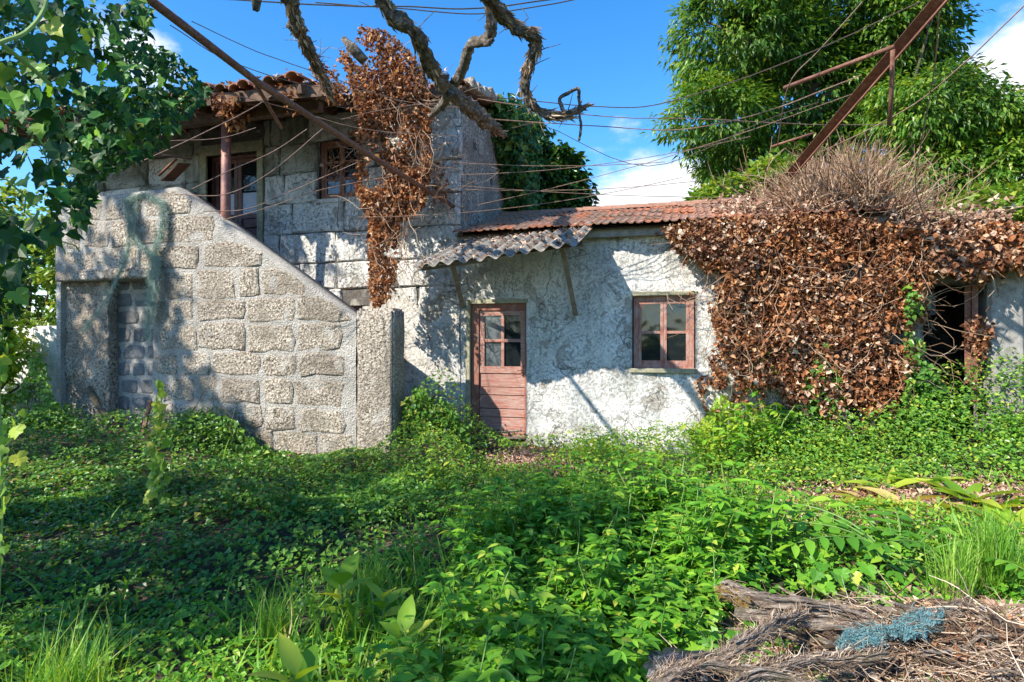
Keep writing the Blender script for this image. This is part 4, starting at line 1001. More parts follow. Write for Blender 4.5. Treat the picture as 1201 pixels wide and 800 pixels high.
P_ = P_[~edge & ~hole & (P_[:, 2] > .1)]; P_ = P_[sun_clear(P_, False) | ((proj(P_)[0] > 85) & (proj(P_)[1] < 260))]; m_ = len(P_)
scatter('foliage', T_IVY, P_, frames(rand_unit(m_) * .8 + [.3, -.1, -.7], rand_unit(m_) * .7 + [.2, -.8, .5]), rng.uniform(.034, .068, m_) * np.where(proj(P_)[0] > 100, .75, 1.0), M['ivy_dark'], ivy)
npx, npy = sample_poly([(-30, -30), (165, -30), (170, 50), (225, 85), (235, 115), (190, 155), (110, 215), (75, 280), (20, 360), (-30, 400)], 299)
for i in range(299):
    dmin = 2.15 if npx[i] < 90 else 2.5
    p_ = atD(npx[i], npy[i], random.uniform(dmin, dmin + .5)); s_ = random.uniform(.05, .10) * (1 if npx[i] < 90 else .68)
    if not sun_clear(np.array([p_[:]]))[0]: p_ = atD(npx[i] * .9, npy[i] * .95, random.uniform(2.2, 2.6))
    o = bpy.data.objects.new('leaf', random.choice(im)); COL.objects.link(o); o.parent = ivy; o.location = p_ - worg(ivy)
    ax = np.array([[random.gauss(.25, .5), random.gauss(-.1, .4), -.8]]); nr = np.array([[random.gauss(.1, .45), random.gauss(-.75, .3), random.gauss(.5, .3)]])
    o.rotation_euler = Matrix(frames(ax, nr)[0].tolist()).to_euler(); o.scale = (s_, s_, s_)
mb = MB()
for i in range(60):
    a = random.uniform(-60, 60); b = random.uniform(-30, 260); p0 = atD(a, b, random.uniform(2.3, 3.6)); pts = [p0]
    for k in range(3): pts.append(pts[-1] + Vector((random.uniform(-.02, .09), random.uniform(-.05, .05), random.uniform(-.10, .03))))
    mb.tube(pts, .0035, 4, cap=False)
for pts in ([(-40, 72, 1.9), (0, 50, 1.95), (30, 38, 2.0), (52, 10, 2.05), (58, -30, 2.1)], [(0, 50, 1.98), (35, 78, 2.1), (60, 100, 2.2)]):
    mb.tube(catmull([atD(*q) for q in pts], 4), .007, 6)
mb.build('stems', M['stem'], ivy, kind='stuff')
tb = MB(); tp = catmull([(-4.4, -6.0, -.1), (-4.3, -5.9, 1.2), (-4.5, -6.1, 2.2), (-4.6, -6.3, 2.9)], 5); tb.tube(tp, lerpr(.20, .10, len(tp)), 10, .25, 4).build('trunk', M['bark'], ivy, True)
# bright leaves low at the left edge
sp_ = thing('edge_creeper', tuple(atD(4, 760, 2.6)), 'yellow-green creeper shoot running down the left edge of the view', 'creeper')
hm = [ivy_leaf_mesh(M['weed_lime'], i + 20) for i in range(3)]
for i in range(34):
    p_ = atD(random.gauss(2, 9), random.uniform(400, 660), random.uniform(2.5, 2.8)); o = bpy.data.objects.new('leaf', random.choice(hm)); COL.objects.link(o); o.parent = sp_; o.location = p_ - worg(sp_)
    s_ = random.uniform(.04, .075); o.scale = (s_,) * 3; o.rotation_euler = (random.uniform(-2.2, -1.2), random.uniform(-.6, .6), random.uniform(-1, 1))
MB().tube([atD(-4, 780, 2.65), atD(3, 600, 2.65), atD(-2, 400, 2.65)], .005, 5).build('stem', M['stem'], sp_)

# ================================================================== GROUND VEGETATION (constant picture density, true sizes)
def ground_pts(n, ymin=455, ymax=900, xmin=-160, xmax=1360, power=1.0):
    """random ground points in the yard weighted so that far ground gets its share"""
    s_ = 1.05 / ((rng.uniform(ymin, ymax, n) - 400) / FPX); px = rng.uniform(xmin, xmax, n); u = (px - 600.5) / FPX
    pyy = np.where(rng.random(n) < .5, rng.uniform(ymin, 610, n), rng.uniform(ymin, ymax, n)); s_ = 1.5 / ((pyy - 400) / FPX)
    X = s_ * (-SN + u * CS); Y = CAM.y + s_ * (CS + u * SN)
    k = (Y < -.08) & ~((X < PX1 + .02) & (Y > SY - .02)) & (X > -15) & (X < 9)
    return X[k], Y[k]
def canopy(x, y):
    """height of the low growth above the earth"""
    h = .14 + .15 * fbm(x, y, 4, 1.3, 3)
    h = h + .30 * sstep(-5.3, -6.2, x) * sstep(-3.6, -1.6, y)                      # ivy banked against the stair
    h = h + .50 * np.exp(-(((x + 3.2) / .42) ** 2 + ((y + 1.0) / .65) ** 2))     # mound between pillar and door
    h = h + .34 * np.exp(-(((x + 2.75) / .5) ** 2 + ((y + 2.0) / .6) ** 2))
    h = h + .30 * sstep(.4, 1.4, x) * sstep(-1.6, -.3, y)                         # against the low house
    h = h + .22 * sstep(2.0, 3.2, x) * sstep(-2.4, -.3, y) + .22 * sstep(-1.7, -1.0, x) * sstep(-2.6, -.6, y)
    h = h - .10 * np.exp(-(((x + 4.6) / .8) ** 2 + ((y + 1.7) / .6) ** 2))
    bare = np.exp(-(((x + 1.95) / .42) ** 2 + ((y + 1.1) / .6) ** 2)) + .9 * np.exp(-(((x - 1.9) / 1.5) ** 2 + ((y + 2.35) / .42) ** 2)) + 1.2 * np.exp(-(((x - 1.75) / 1.15) ** 2 + ((y + 5.3) / .62) ** 2))
    return np.maximum(.01, h * (1 - np.clip(bare, 0, 1))), np.clip(bare, 0, 1)
def cover(name, label, cat, n, T, size, mat, mask, under=.8, tilt=.55, hmul=1.0, droop=-.15, parent=None):
    X, Y = ground_pts(n); h, bare = canopy(X, Y); k = rng.random(len(X)) < mask(X, Y, bare); X, Y, h = X[k], Y[k], h[k]; m_ = len(X)
    Z = gh(X, Y) + h * hmul * (1 - under * rng.random(m_) ** 2.2) + .01
    ax = rand_unit(m_) * [1, 1, .4] + [0, -.35, droop]; nr = rand_unit(m_) * tilt + [0, -.25, 1]
    dist = np.hypot(X, Y - CAM.y); S_ = rng.uniform(size[0], size[1], m_)
    return scatter(name, T, np.stack([X, Y, Z], 1), frames(ax, nr), S_, M[mat], parent, 'stuff', Vector((0, 0, 0)), label, cat)
def ivyness(x, y):
    a = sstep(-1.3, -2.6, x) * sstep(-5.6, -4.2, y) + sstep(.2, 1.0, x) * sstep(-2.6, -1.6, y) + sstep(-2.4, -3.2, x) * sstep(-6.5, -5.5, y) * .6 + 1.2 * np.exp(-(((x + 2.95) / .5) ** 2 + ((y + 1.3) / 1.1) ** 2))
    return np.clip(a, 0, 1)
cover('ivy_ground_cover', 'carpet of dark ivy over the ground and banked against the stair and walls', 'ivy', 135000, T_IVY, (.028, .064), 'ivy_ground', lambda x, y, b: np.clip(ivyness(x, y) * (1 - 1.3 * b), 0, 1))
cover('low_weeds', 'low fresh green weeds covering the middle and front of the yard', 'weeds', 95000, T_OVAL, (.022, .052), 'weed', lambda x, y, b: np.clip((1.0 - .78 * ivyness(x, y)) * (1 - 1.2 * b) * sstep(-.6, .1, fbm(x, y, 3, 1.0, 2) + .35), 0, 1), tilt=.7)
cover('lime_ground_weeds', 'small-leaved weeds in front of the house wall, sunlight put into their yellow-green colour', 'weeds', 110000, T_OVAL, (.020, .046), 'weed_lime', lambda x, y, b: np.clip(sstep(-3.7, -2.4, y) * sstep(-5.0, -3.2, x) * (1 - 1.15 * b) * .85 + .10 * (x > .5), 0, 1) * (1 - .3 * sstep(1.5, 2.5, x)), tilt=.8, hmul=1.1)  # lime leaves masked to the sunlit ground, so their colour carries the sunlight
# dead leaves on the ground
X, Y = ground_pts(42000); h, b = canopy(X, Y); k = rng.random(len(X)) < np.clip(.85 * b + .05, 0, 1); X, Y = X[k], Y[k]; m_ = len(X)
scatter('leaf_litter', T_DEAD, np.stack([X, Y, gh(X, Y) + .012 + rng.uniform(0, .03, m_)], 1), frames(rand_unit(m_) * [1, 1, .25], rand_unit(m_) * .5 + [0, 0, 1]), rng.uniform(.03, .065, m_), M['dead_dull'], None, 'stuff', Vector((0, 0, 0)), 'dry brown fallen leaves on the bare ground before the door and right wall', 'leaf litter')
Xa = np.concatenate([rng.normal(-1.95, .42, 3600), rng.normal(1.9, 1.25, 7500)]); Ya = np.concatenate([rng.normal(-1.15, .55, 3600), rng.normal(-2.35, .38, 7500)]); k = (Ya < -.15); Xa, Ya = Xa[k], Ya[k]; m_ = len(Xa)
scatter('leaf_litter', T_DEAD, np.stack([Xa, Ya, gh(Xa, Ya) + .015 + rng.uniform(0, .04, m_)], 1), frames(rand_unit(m_) * [1, 1, .25], rand_unit(m_) * .5 + [0, 0, 1]), rng.uniform(.03, .065, m_), M['dead_dull'], None, 'stuff', Vector((0, 0, 0)), 'pale dry leaves lying thick on the bare patches by the door and right', 'leaf litter')
# grass
X, Y = ground_pts(62000, 470, 900); h, b = canopy(X, Y)
gm = sstep(-.15, .35, fbm(X, Y, 9, .9, 3)) * (1 - .93 * ivyness(X, Y)) * (1 - np.clip(b * 1.3, 0, 1)) * sstep(-1.5, -3.2, Y) + .9 * np.exp(-(((X + 1.25) / .75) ** 2 + ((Y + 5.3) / .9) ** 2)) + .8 * sstep(1.8, 2.6, X) * sstep(-3.0, -3.8, Y) * (1 - b)
gm = gm * (1 - .85 * sstep(330, 180, proj(np.stack([X, Y, 0 * X], 1))[0])); k = rng.random(len(X)) < np.clip(gm, 0, 1); X, Y = X[k], Y[k]; m_ = len(X); L = rng.uniform(.10, .34, m_) * (1 + .5 * vnoise(X, Y, 1, 1.6))
ax = np.stack([rng.normal(0, .32, m_), rng.normal(0, .32, m_), np.ones(m_)], 1)
scatter('grass', T_GRASS, np.stack([X, Y, gh(X, Y)], 1), frames(ax, rand_unit(m_) * [1, 1, .1]), np.stack([L * .9 + .08, L, L], 1), M['grass'], None, 'stuff', Vector((0, 0, 0)), 'long fresh green grass in the foreground and at the lower right', 'grass')
# ivy climbing at wall feet
def climb(name, label, poly, n, ydepth, mat='ivy_ground', size=(.04, .085), T=T_IVY, ybase=-.06, thr=-.4):
    px, py = sample_poly(poly, n); P_ = px_onY(px, py, ybase - ydepth * rng.random(n) ** 1.2); k = fbm(P_[:, 0], P_[:, 2], 2, 2.5, 2) > thr; P_ = P_[k]; m_ = len(P_)
    root = thing(name, (float(P_[:, 0].mean()), float(P_[:, 1].mean()), 0), label, 'climbing ivy')
    scatter('foliage', T, P_, wallish_frames(m_, (0, -.8, .6), .45, .6), rng.uniform(size[0], size[1], m_), M[mat], root)
    mb = MB(); stems(mb, poly, 26, ybase, ybase - ydepth, 7, .10, .004, 1); mb.build('stems', M['bark'], root, kind='stuff'); return root
climb('wall_ivy', 'green ivy climbing beneath the dead curtain on the low house', [(880, 545), (885, 500), (905, 465), (940, 455), (965, 400), (985, 440), (1000, 500), (1040, 500), (1075, 470), (1085, 545)], 4200, .5)
climb('wall_ivy', 'dark green ivy filling the foot of the outbuilding doorway and pillar', [(1035, 550), (1060, 500), (1062, 330), (1080, 340), (1084, 420), (1100, 440), (1120, 470), (1150, 455), (1165, 490), (1210, 480), (1290, 470), (1290, 560)], 6200, .6)
climb('wall_ivy', 'lime green creeper on the wall left of the dead curtain', [(800, 555), (815, 505), (840, 470), (860, 450), (905, 400), (915, 470), (930, 540)], 1500, .35, 'weed_lime', (.04, .075))
climb('wall_ivy', 'lime green small-leaved creeper along the wall foot below the window', [(625, 565), (660, 530), (700, 512), (735, 530), (770, 505), (800, 512), (835, 480), (850, 520), (850, 570)], 3400, .9, 'weed_lime', (.03, .06), thr=-.5)
climb('wall_ivy', 'dark ivy banked up the foot of the stair wall', [(150, 560), (182, 505), (205, 492), (240, 482), (275, 492), (300, 520), (350, 545), (410, 560)], 3800, .7, ybase=SY - .04, thr=-.6)
climb('wall_ivy', 'bright creeper under the dead curtain around the stout vine stem', [(840, 560), (880, 520), (960, 510), (1040, 520), (1060, 560)], 2600, .9, 'weed_lime', (.03, .06), thr=-.2)
climb('wall_ivy', 'ivy tangle climbing the left pier beside the niche of the staircase', [(-30, 520), (-10, 470), (22, 465), (40, 410), (52, 420), (62, 470), (100, 500), (130, 520)], 2600, .3, ybase=SY - .05)
climb('wall_ivy', 'ivy over the earth heap between stair pillar and red door', [(470, 560), (474, 470), (490, 450), (505, 465), (530, 475), (550, 500), (552, 560)], 3600, .9, ybase=-.45, thr=-.9)

# ================================================================== INDIVIDUAL PLANTS
def plant_template(kind, seed):
    """returns list of (mesh, matrix) parts for a plant with its base at the origin"""
    r = random.Random(seed); rr = np.random.default_rng(seed); stemmb = MB(); leaves = []
    if kind == 'weed':
        for s_ in range(r.randint(3, 5)):
            d_ = Vector((r.gauss(0, .30), r.gauss(0, .30), 1)).normalized(); H = r.uniform(.28, .52); pts = [Vector((r.uniform(-.05, .05), r.uniform(-.05, .05), 0))]
            for k in range(6): d_ = (d_ + Vector((r.gauss(0, .08), r.gauss(0, .08), 0))).normalized(); pts.append(pts[-1] + d_ * H / 6)
            stemmb.tube(pts, lerpr(.005, .0025, 7), 4, cap=False)
            for k in range(2, 7):
                th = r.uniform(0, 6.28) if k % 2 else th + 1.57 if k > 2 else 0
                for side in (0, 3.14159):
                    a_ = th + side; out_ = Vector((math.cos(a_), math.sin(a_), r.uniform(-.15, .35)))
                    L_ = r.uniform(.065, .115) * (1.15 - .35 * (k / 6))
                    for lf, da in ((1.0, 0), (.8, .85), (.8, -.85)):
                        o_ = Matrix.Rotation(da, 3, 'Z') @ out_; leaves.append((pts[k] + out_ * .02, o_, L_ * lf))
        return stemmb, leaves
    if kind == 'shrub':
        for s_ in range(r.randint(5, 7)):
            d_ = Vector((r.gauss(0, .35), r.gauss(0, .3), 1)).normalized(); H = r.uniform(.45, .8); pts = [Vector((r.uniform(-.08, .08), r.uniform(-.08, .08), 0))]
            for k in range(8): d_ = (d_ + Vector((r.gauss(0, .1), r.gauss(0, .1), 0))).normalized(); pts.append(pts[-1] + d_ * H / 8)
            stemmb.tube(pts, lerpr(.006, .003, 9), 4, cap=False)
            for k in range(2, 9):
                for q in range(3): a_ = r.uniform(0, 6.28); leaves.append((pts[k], Vector((math.cos(a_), math.sin(a_), r.uniform(-.4, .4))), r.uniform(.07, .12)))
        return stemmb, leaves
    if kind == 'pinnate':
        for s_ in range(9):
            a0 = r.uniform(0, 6.28); d_ = Vector((math.cos(a0) * .5, math.sin(a0) * .5, 1)).normalized(); pts = [Vector((0, 0, 0))]
            for k in range(9): d_ = (d_ + Vector((math.cos(a0) * .14, math.sin(a0) * .14, -.13))).normalized(); pts.append(pts[-1] + d_ * .065)
            stemmb.tube(pts, lerpr(.005, .002, 10), 4, cap=False)
            for k in range(3, 10):
                dd_ = (pts[k] - pts[k - 1]).normalized(); sd_ = dd_.cross(Vector((0, 0, 1))).normalized()
                for s2 in (-1, 1): leaves.append((pts[k], (sd_ * s2 + dd_ * .6 + Vector((0, 0, -.15))), r.uniform(.075, .10)))
            leaves.append((pts[-1], dd_, .1))
        return stemmb, leaves
    if kind == 'broad':
        pts = [Vector((0, 0, 0)), Vector((.01, 0, .10)), Vector((0, .01, .2))]; stemmb.tube(pts, .006, 5, cap=False)
        for k in range(9):
            a_ = k * 2.4; zz_ = .08 + .12 * k / 8; leaves.append((Vector((0, 0, zz_)), Vector((math.cos(a_), math.sin(a_), .35 + .08 * k)), r.uniform(.11, .16)))
        return stemmb, leaves
    if kind == 'lily':
        for k in range(9):
            a_ = k * 2.4 + r.uniform(-.3, .3); leaves.append((Vector((.01 * math.cos(a_), .01 * math.sin(a_), 0)), Vector((math.cos(a_), math.sin(a_), r.uniform(.3, 1.0))), r.uniform(.22, .34)))
        stemmb.tube([Vector((0, 0, 0)), Vector((0, 0, .08))], .01, 5, cap=False); return stemmb, leaves
def curved_leaf(mat, w, seed, n=4, curl=.25, fold=.10):
    r = random.Random(seed); V = []; F = []
    for i in range(n + 1):
        t_ = i / n; ww = w * (math.sin(math.pi * min(1, t_ ** .75 * .97 + .03)) ** .9); z = -curl * t_ * t_
        V += [(-ww, t_, z + fold * ww / w * .5 + r.uniform(-.01, .01)), (0, t_, z), (ww, t_, z + fold * ww / w * .5 + r.uniform(-.01, .01))]
    for i in range(n):
        q = 3 * i; F += [(q, q + 1, q + 4, q + 3), (q + 1, q + 2, q + 5, q + 4)]
    me = bpy.data.meshes.new('leaf'); me.from_pydata(V, [], F); me.materials.append(mat); me.polygons.foreach_set('use_smooth', [True] * len(F)); me.update(); return me
LM = {k: [curved_leaf(M[mt], w, s_, curl=c) for s_ in range(3)] for k, mt, w, c in (('weed', 'weed', .20, .25), ('shrub', 'weed_lime', .24, .3), ('pinnate', 'weed', .22, .2), ('broad', 'weed_lime', .24, .2), ('lily', 'weed_lime', .15, .35), ('yellow', 'yellowleaf', .15, .6))}
def mesh_arrays(me):
    V = np.array([v_.co[:] for v_ in me.vertices]); F = np.array([list(p_.vertices) for p_ in me.polygons]); return V, F
protos = {}
def proto(kind, leafkind, seed, split):
    key = (kind, leafkind, seed, split)
    if key in protos: return protos[key]
    smb, leaves = plant_template(kind, seed)
    sm = bpy.data.meshes.new('stem'); sm.from_pydata([tuple(v_) for v_ in smb.v], [], smb.f); sm.materials.append(M['stem']); sm.update()
    parts = []
    ax = np.array([l[1][:] for l in leaves], float); rl = np.random.default_rng(seed); R_ = frames(ax, rl.normal(size=ax.shape) * .25 + [0, 0, 1])
    if split:
        for i, l in enumerate(leaves):
            mtx = Matrix(R_[i].tolist()).to_4x4(); mtx = Matrix.Translation(l[0]) @ mtx @ Matrix.Scale(l[2], 4); parts.append((LM[leafkind][i % 3], mtx))
    else:
        Vs = []; Fs = []; b = 0
        for i, l in enumerate(leaves):
            V, F = mesh_arrays(LM[leafkind][i % 3]); V = (V * l[2]) @ R_[i].T + np.array(l[0][:]); Vs.append(V); Fs.append(F + b); b += len(V)
        me = bpy.data.meshes.new('foliage'); V = np.concatenate(Vs); F = np.concatenate(Fs)
        me.from_pydata(V.tolist(), [], F.tolist()); me.materials.append(LM[leafkind][0].materials[0]); me.update(); parts = [(me, None)]
    protos[key] = (sm, parts); return protos[key]
def put_plant(name, label, cat, group, kind, leafkind, seed, x, y, sc, rz, split=False, dz=0.0):
    sm, parts = proto(kind, leafkind, seed, split)
    root = bpy.data.objects.new(name, None); COL.objects.link(root); root.location = (x, y, float(gh(x, y)) + dz); root.rotation_euler = (random.gauss(0, .08), random.gauss(0, .08), rz); root.scale = (sc,) * 3
    tag(root, label, cat, group)
    o = bpy.data.objects.new('stem', sm); COL.objects.link(o); o.parent = root
    for me, mtx in parts:
        o = bpy.data.objects.new('leaf' if mtx else 'foliage', me); COL.objects.link(o); o.parent = root
        if mtx: o.matrix_local = mtx
    return root
def gp(px, py, z=0.0): s_ = (1.5 - z) / ((py - 400) / FPX); u = (px - 600.5) / FPX; return s_ * (-SN + u * CS), CAM.y + s_ * (CS + u * SN)
# weeds in the centre: about 100 plants, the nearest with every leaf its own
spots = []
poly = [(560, 610), (640, 590), (760, 585), (850, 590), (905, 640), (870, 690), (790, 735), (720, 750), (660, 800), (560, 860), (430, 860), (420, 800), (520, 740), (540, 680)]
tries = 0
while len(spots) < 170 and tries < 6000:
    tries += 1; px, py = random.uniform(400, 920), random.uniform(585, 870)
    if not in_poly(np.array([px]), np.array([py]), poly)[0]: continue
    x, y = gp(px, py, .15)
    if all((x - a) ** 2 + (y - b) ** 2 > .022 for a, b in spots): spots.append((x, y))
spots.sort(key=lambda q: q[1])
for i, (x, y) in enumerate(spots):
    put_plant('leafy_weed', 'fresh green upright leafy weed in the dense central patch', 'weed', 'leafy weeds in the central patch', 'weed', 'weed', i % 6, x, y, random.uniform(.8, 1.15) * (1.25 if y > -4.6 else 1.0), random.uniform(0, 6.28), split=(i < 24))
# other distinct plants
single = [('shrub', 'weed', 'leafy_shrub', 'tall dense green shrub in the middle of the clump right of the window', 'shrub', 885, 552, 1.25, 17), ('shrub', 'weed', 'leafy_shrub', 'broad green shrub at the front of the clump right of the window', 'shrub', 872, 562, 1.05, 18), ('shrub', 'shrub', 'leafy_shrub', 'lime shrub at the left edge of the clump right of the window', 'shrub', 845, 556, .9, 19),
          ('shrub', 'shrub', 'leafy_shrub', 'tall lime-green leafy shrub against the wall right of the window', 'shrub', 862, 548, 1.15, 11), ('shrub', 'weed', 'leafy_shrub', 'green leafy shrub at the edge of the dead ivy curtain', 'shrub', 912, 550, 1.15, 12),
          ('shrub', 'weed', 'leafy_shrub', 'small leafy shrub against the wall just right of the red door', 'shrub', 700, 548, .75, 13), ('shrub', 'shrub', 'leafy_shrub', 'bright spindly shrub beside the stair pillar near the red door', 'shrub', 528, 575, .75, 14),
          ('shrub', 'shrub', 'leafy_shrub', 'low lime shrub on the wall foot below the window', 'shrub', 775, 548, .6, 15), ('shrub', 'weed', 'leafy_shrub', 'low green shrub between window and dead ivy', 'shrub', 825, 552, .7, 16),
          ('pinnate', 'pinnate', 'feathery_plant', 'arching plant with feathery compound leaves at the right', 'plant', 1055, 675, 1.55, 21), ('pinnate', 'pinnate', 'feathery_plant', 'arching feathery plant just right of the larger one', 'plant', 1120, 685, 1.25, 22),
          ('pinnate', 'pinnate', 'feathery_plant', 'feathery green plant left of the arching pair', 'plant', 985, 655, 1.1, 23),
          ('broad', 'broad', 'broad_leaf_seedling', 'bright broad-leaved seedling at the centre left of the foreground', 'plant', 398, 725, .95, 31), ('broad', 'broad', 'broad_leaf_seedling', 'small broad-leaved shoot in the foreground grass', 'plant', 470, 765, .7, 32),
          ('broad', 'broad', 'broad_leaf_seedling', 'bright broad-leaved shoot cut by the bottom edge', 'plant', 342, 830, .8, 33), ('broad', 'yellow', 'broad_leaf_seedling', 'yellowing broad-leaved shoot cut by the bottom edge at the left', 'plant', 210, 840, .6, 34), ('broad', 'broad', 'broad_leaf_seedling', 'broad-leaved seedling beside the central weeds', 'plant', 445, 725, .7, 35)]
for (k, lk, nm, lb, ct, px, py, sc, sd_) in single:
    x, y = gp(px, py); y = min(y, -.30); sc = sc * 1.75 if k == 'broad' else sc; put_plant(nm, lb, ct, None, k, lk, sd_, x, y, sc, random.uniform(0, 6.28), split=(k in ('broad', 'pinnate')))
for i, (px, py, lk, sc) in enumerate([(1020, 600, 'yellow', .8), (1060, 606, 'yellow', 1), (1100, 612, 'yellow', .95), (1135, 610, 'lily', .9), (1165, 618, 'lily', .9), (1040, 590, 'lily', .8), (1190, 640, 'lily', 1.0), (1085, 590, 'lily', .7)]):
    x, y = gp(px, py); put_plant('strap_leaf_plant', ['yellowed strap-leaved plant, leftmost of the row at the right', 'collapsed yellow strap-leaved plant on the leaf litter', 'yellow strap-leaved plant right of the collapsed one', 'green strap-leaved plant with a tall yellow-green leaf', 'green strap-leaved plant near the right edge', 'small green strap-leaved plant behind the yellow ones', 'green strap-leaved plant cut by the right edge', 'low strap-leaved plant behind the row'][i], 'plant', 'strap-leaved plants at the right', 'lily', lk, 40 + i, x, y, sc * 1.5, i * 1.3, split=True)
# grass tufts
def tuft(label, px, py, n, L0, sp, name='grass_tuft'):
    x, y = gp(px, py); z = float(gh(x, y)); root = thing(name, (x, y, z), label, 'grass')
    P_ = np.stack([x + rng.normal(0, .04, n), y + rng.normal(0, .04, n), np.full(n, z)], 1); ax = np.stack([rng.normal(0, sp, n), rng.normal(0, sp, n), np.ones(n)], 1)
    L = rng.uniform(.6, 1, n) * L0; nr = -ax * [1, 1, 0] + rand_unit(n) * .2
    scatter('blades', T_GRASS, P_, frames(ax, -nr), np.stack([L * .35, L, L], 1), M['grass'], root)
tuft('fine arching grass tuft at the lower left corner', 75, 835, 420, .55, .5); tuft('tall grass tuft left of the central weeds', 320, 735, 150, .40, .35); tuft('grass tuft beside the ivy in mid ground', 150 + 285, 690, 140, .38, .35)
tuft('upright grass tuft at the right edge', 1165, 700, 260, .55, .4); tuft('grass tuft right of the debris heap', 1120, 715, 220, .42, .4); tuft('grass tuft behind the debris heap', 960, 690, 150, .35, .4); tuft('long-bladed grass among the central weeds', 815, 680, 140, .5, .45)
# climbing bright vine on a string
cv = thing('young_climbing_vine', (XY(187, -4.0), -4.0, .0), 'bright yellow-green heart-leaved vine climbing straight up in front of the staircase', 'vine')
hl = [ivy_leaf_mesh(M['weed_lime'], 60 + i) for i in range(3)]
pts = [onY(186 + 5 * math.sin(i * .8), 600 - i * 12, -4.0) for i in range(14)]
MB().tube(catmull(pts, 3), .005, 5).build('stem', M['stem'], cv)
for i in range(64):
    t_ = i / 64; p_ = onY(random.gauss(186, 6 * (1.5 - t_)), 604 - t_ * 160, -4.0 + random.uniform(-.06, .05)); s_ = random.uniform(.08, .12) * (1.2 - .65 * t_)
    o = bpy.data.objects.new('leaf', random.choice(hl)); COL.objects.link(o); o.parent = cv; o.location = p_ - worg(cv); o.scale = (s_,) * 3; o.rotation_euler = (random.uniform(-2.3, -1.5), random.uniform(-.5, .5), random.uniform(-.8, .8))
# creeper round the debris heap
hcr = thing('heart_leaf_creeper', (.6, -5.4, .1), 'heart-leaved green creeper spreading along the upper edge of the debris heap', 'creeper')
hm2 = [ivy_leaf_mesh(M['weed'], 80 + i) for i in range(3)]
path = [(690, 775), (730, 770), (775, 735), (800, 700), (845, 680), (900, 668), (960, 672), (1000, 690), (840, 745), (850, 715)]
for i in range(190):
    a = random.choice(path); px, py = a[0] + random.gauss(0, 20), a[1] + random.gauss(0, 12); x, y = gp(px, py, .15); z = float(gh(x, y)) + random.uniform(.12, .26)
    o = bpy.data.objects.new('leaf', random.choice(hm2)); COL.objects.link(o); o.parent = hcr; o.location = Vector((x, y, z)) - worg(hcr); s_ = random.uniform(.045, .085); o.scale = (s_,) * 3
    o.rotation_euler = (random.uniform(-.9, .2), random.uniform(-.5, .5), random.uniform(-1.2, 1.2) + 3.14)
mb = MB()
for i in range(26):
    a = random.choice(path); x, y = gp(a[0] + random.gauss(0, 18), a[1] + random.gauss(0, 10), .1); pts = []
    for k in range(5): pts.append((x, y, float(gh(x, y)) + .06)); x += random.uniform(-.1, .12); y += random.uniform(-.06, .06)
    mb.tube(pts, .003, 4, cap=False)
mb.build('stems', M['stem'], hcr, kind='stuff')

# ================================================================== DEBRIS HEAP
def G3(px, py, up=.0, z=.25): x, y = gp(px, py, z); return Vector((x, y, max(float(gh(x, y)), z - .1) + up))
def log(name, label, pts, r0, r1, mat='deadbark', rough=.35, n=16, seed=0, fz=150, fw=.5):
    """split, grooved, shredded wood: a ridged core, loose strands along it and a fuzz of fibres"""
    pts = [q + Vector((0, 0, .04)) for q in pts]; root = thing(name, tuple(pts[0]), label, 'wood'); cp = catmull(pts, 7); rr_ = random.Random(seed); m_ = len(cp); rad = lerpr(r0, r1, m_)
    cp = [q + Vector((0, 0, .02 * noise.noise(q * 7))) for q in cp]
    prof = [rr_.uniform(.62, 1.15) for _ in range(n)]; V = []; F = []
    for i, q in enumerate(cp):
        d_ = (cp[min(i + 1, m_ - 1)] - cp[max(i - 1, 0)]).normalized(); a = d_.cross(Vector((0, 0, 1))).normalized(); b = a.cross(d_)
        for k in range(n):
            t_ = 2 * math.pi * k / n + .03 * i; r_ = rad[i] * prof[k] * (1 + .3 * noise.noise(Vector((k * .9 + seed, i * .30, 1))) + .12 * rr_.uniform(-1, 1)) * (.8 if i in (0, m_ - 1) else 1)
            V.append(q + (a * math.cos(t_) + b * math.sin(t_)) * r_)
    for i in range(m_ - 1):
        for k in range(n): k2 = (k + 1) % n; F.append((i * n + k, i * n + k2, (i + 1) * n + k2, (i + 1) * n + k))
    F.append(tuple(range(n - 1, -1, -1))); F.append(tuple(range((m_ - 1) * n, m_ * n)))
    core = link_mesh('core', V, F, M[mat], root, False)
    mb = MB()
    for j in range(12):
        a0 = rr_.randint(0, m_ - 5); a1 = min(m_ - 1, a0 + rr_.randint(4, 12)); th = rr_.uniform(0, 6.28); off = rr_.uniform(.85, 1.5)
        mb.tube([cp[i] + Vector((0, math.cos(th + .05 * i) * rad[i] * off, abs(math.sin(th)) * rad[i] * off + rr_.uniform(-.004, .004))) for i in range(a0, a1 + 1)], lerpr(rr_.uniform(.004, .009), .002, a1 - a0 + 1), 5, .4, j)
    mb.build('strands', M['deadbark'], root, kind='stuff')
    C0 = np.array([q[:] for q in cp]); idx = rng.integers(0, m_ - 1, fz); t_ = rng.random(fz)[:, None]; dr = rand_unit(fz); tg = C0[idx + 1] - C0[idx]; tg /= np.linalg.norm(tg, axis=1, keepdims=True)
    P_ = C0[idx] * (1 - t_) + C0[idx + 1] * t_ + dr * np.array(rad)[idx][:, None] * .9
    scatter('fibres', T_TWIG, P_, frames(tg + dr * fw, dr), np.stack([np.full(fz, .13), rng.uniform(.02, .07, fz), np.full(fz, .13)], 1), M['straw'], root)
    return core
log('dead_log', 'long grey split log lying across the top of the debris heap', [G3(850, 690, .06), G3(900, 702, .05), G3(960, 708, .05), G3(1010, 716, .02), G3(1040, 730, .0)], .042, .022, seed=1)
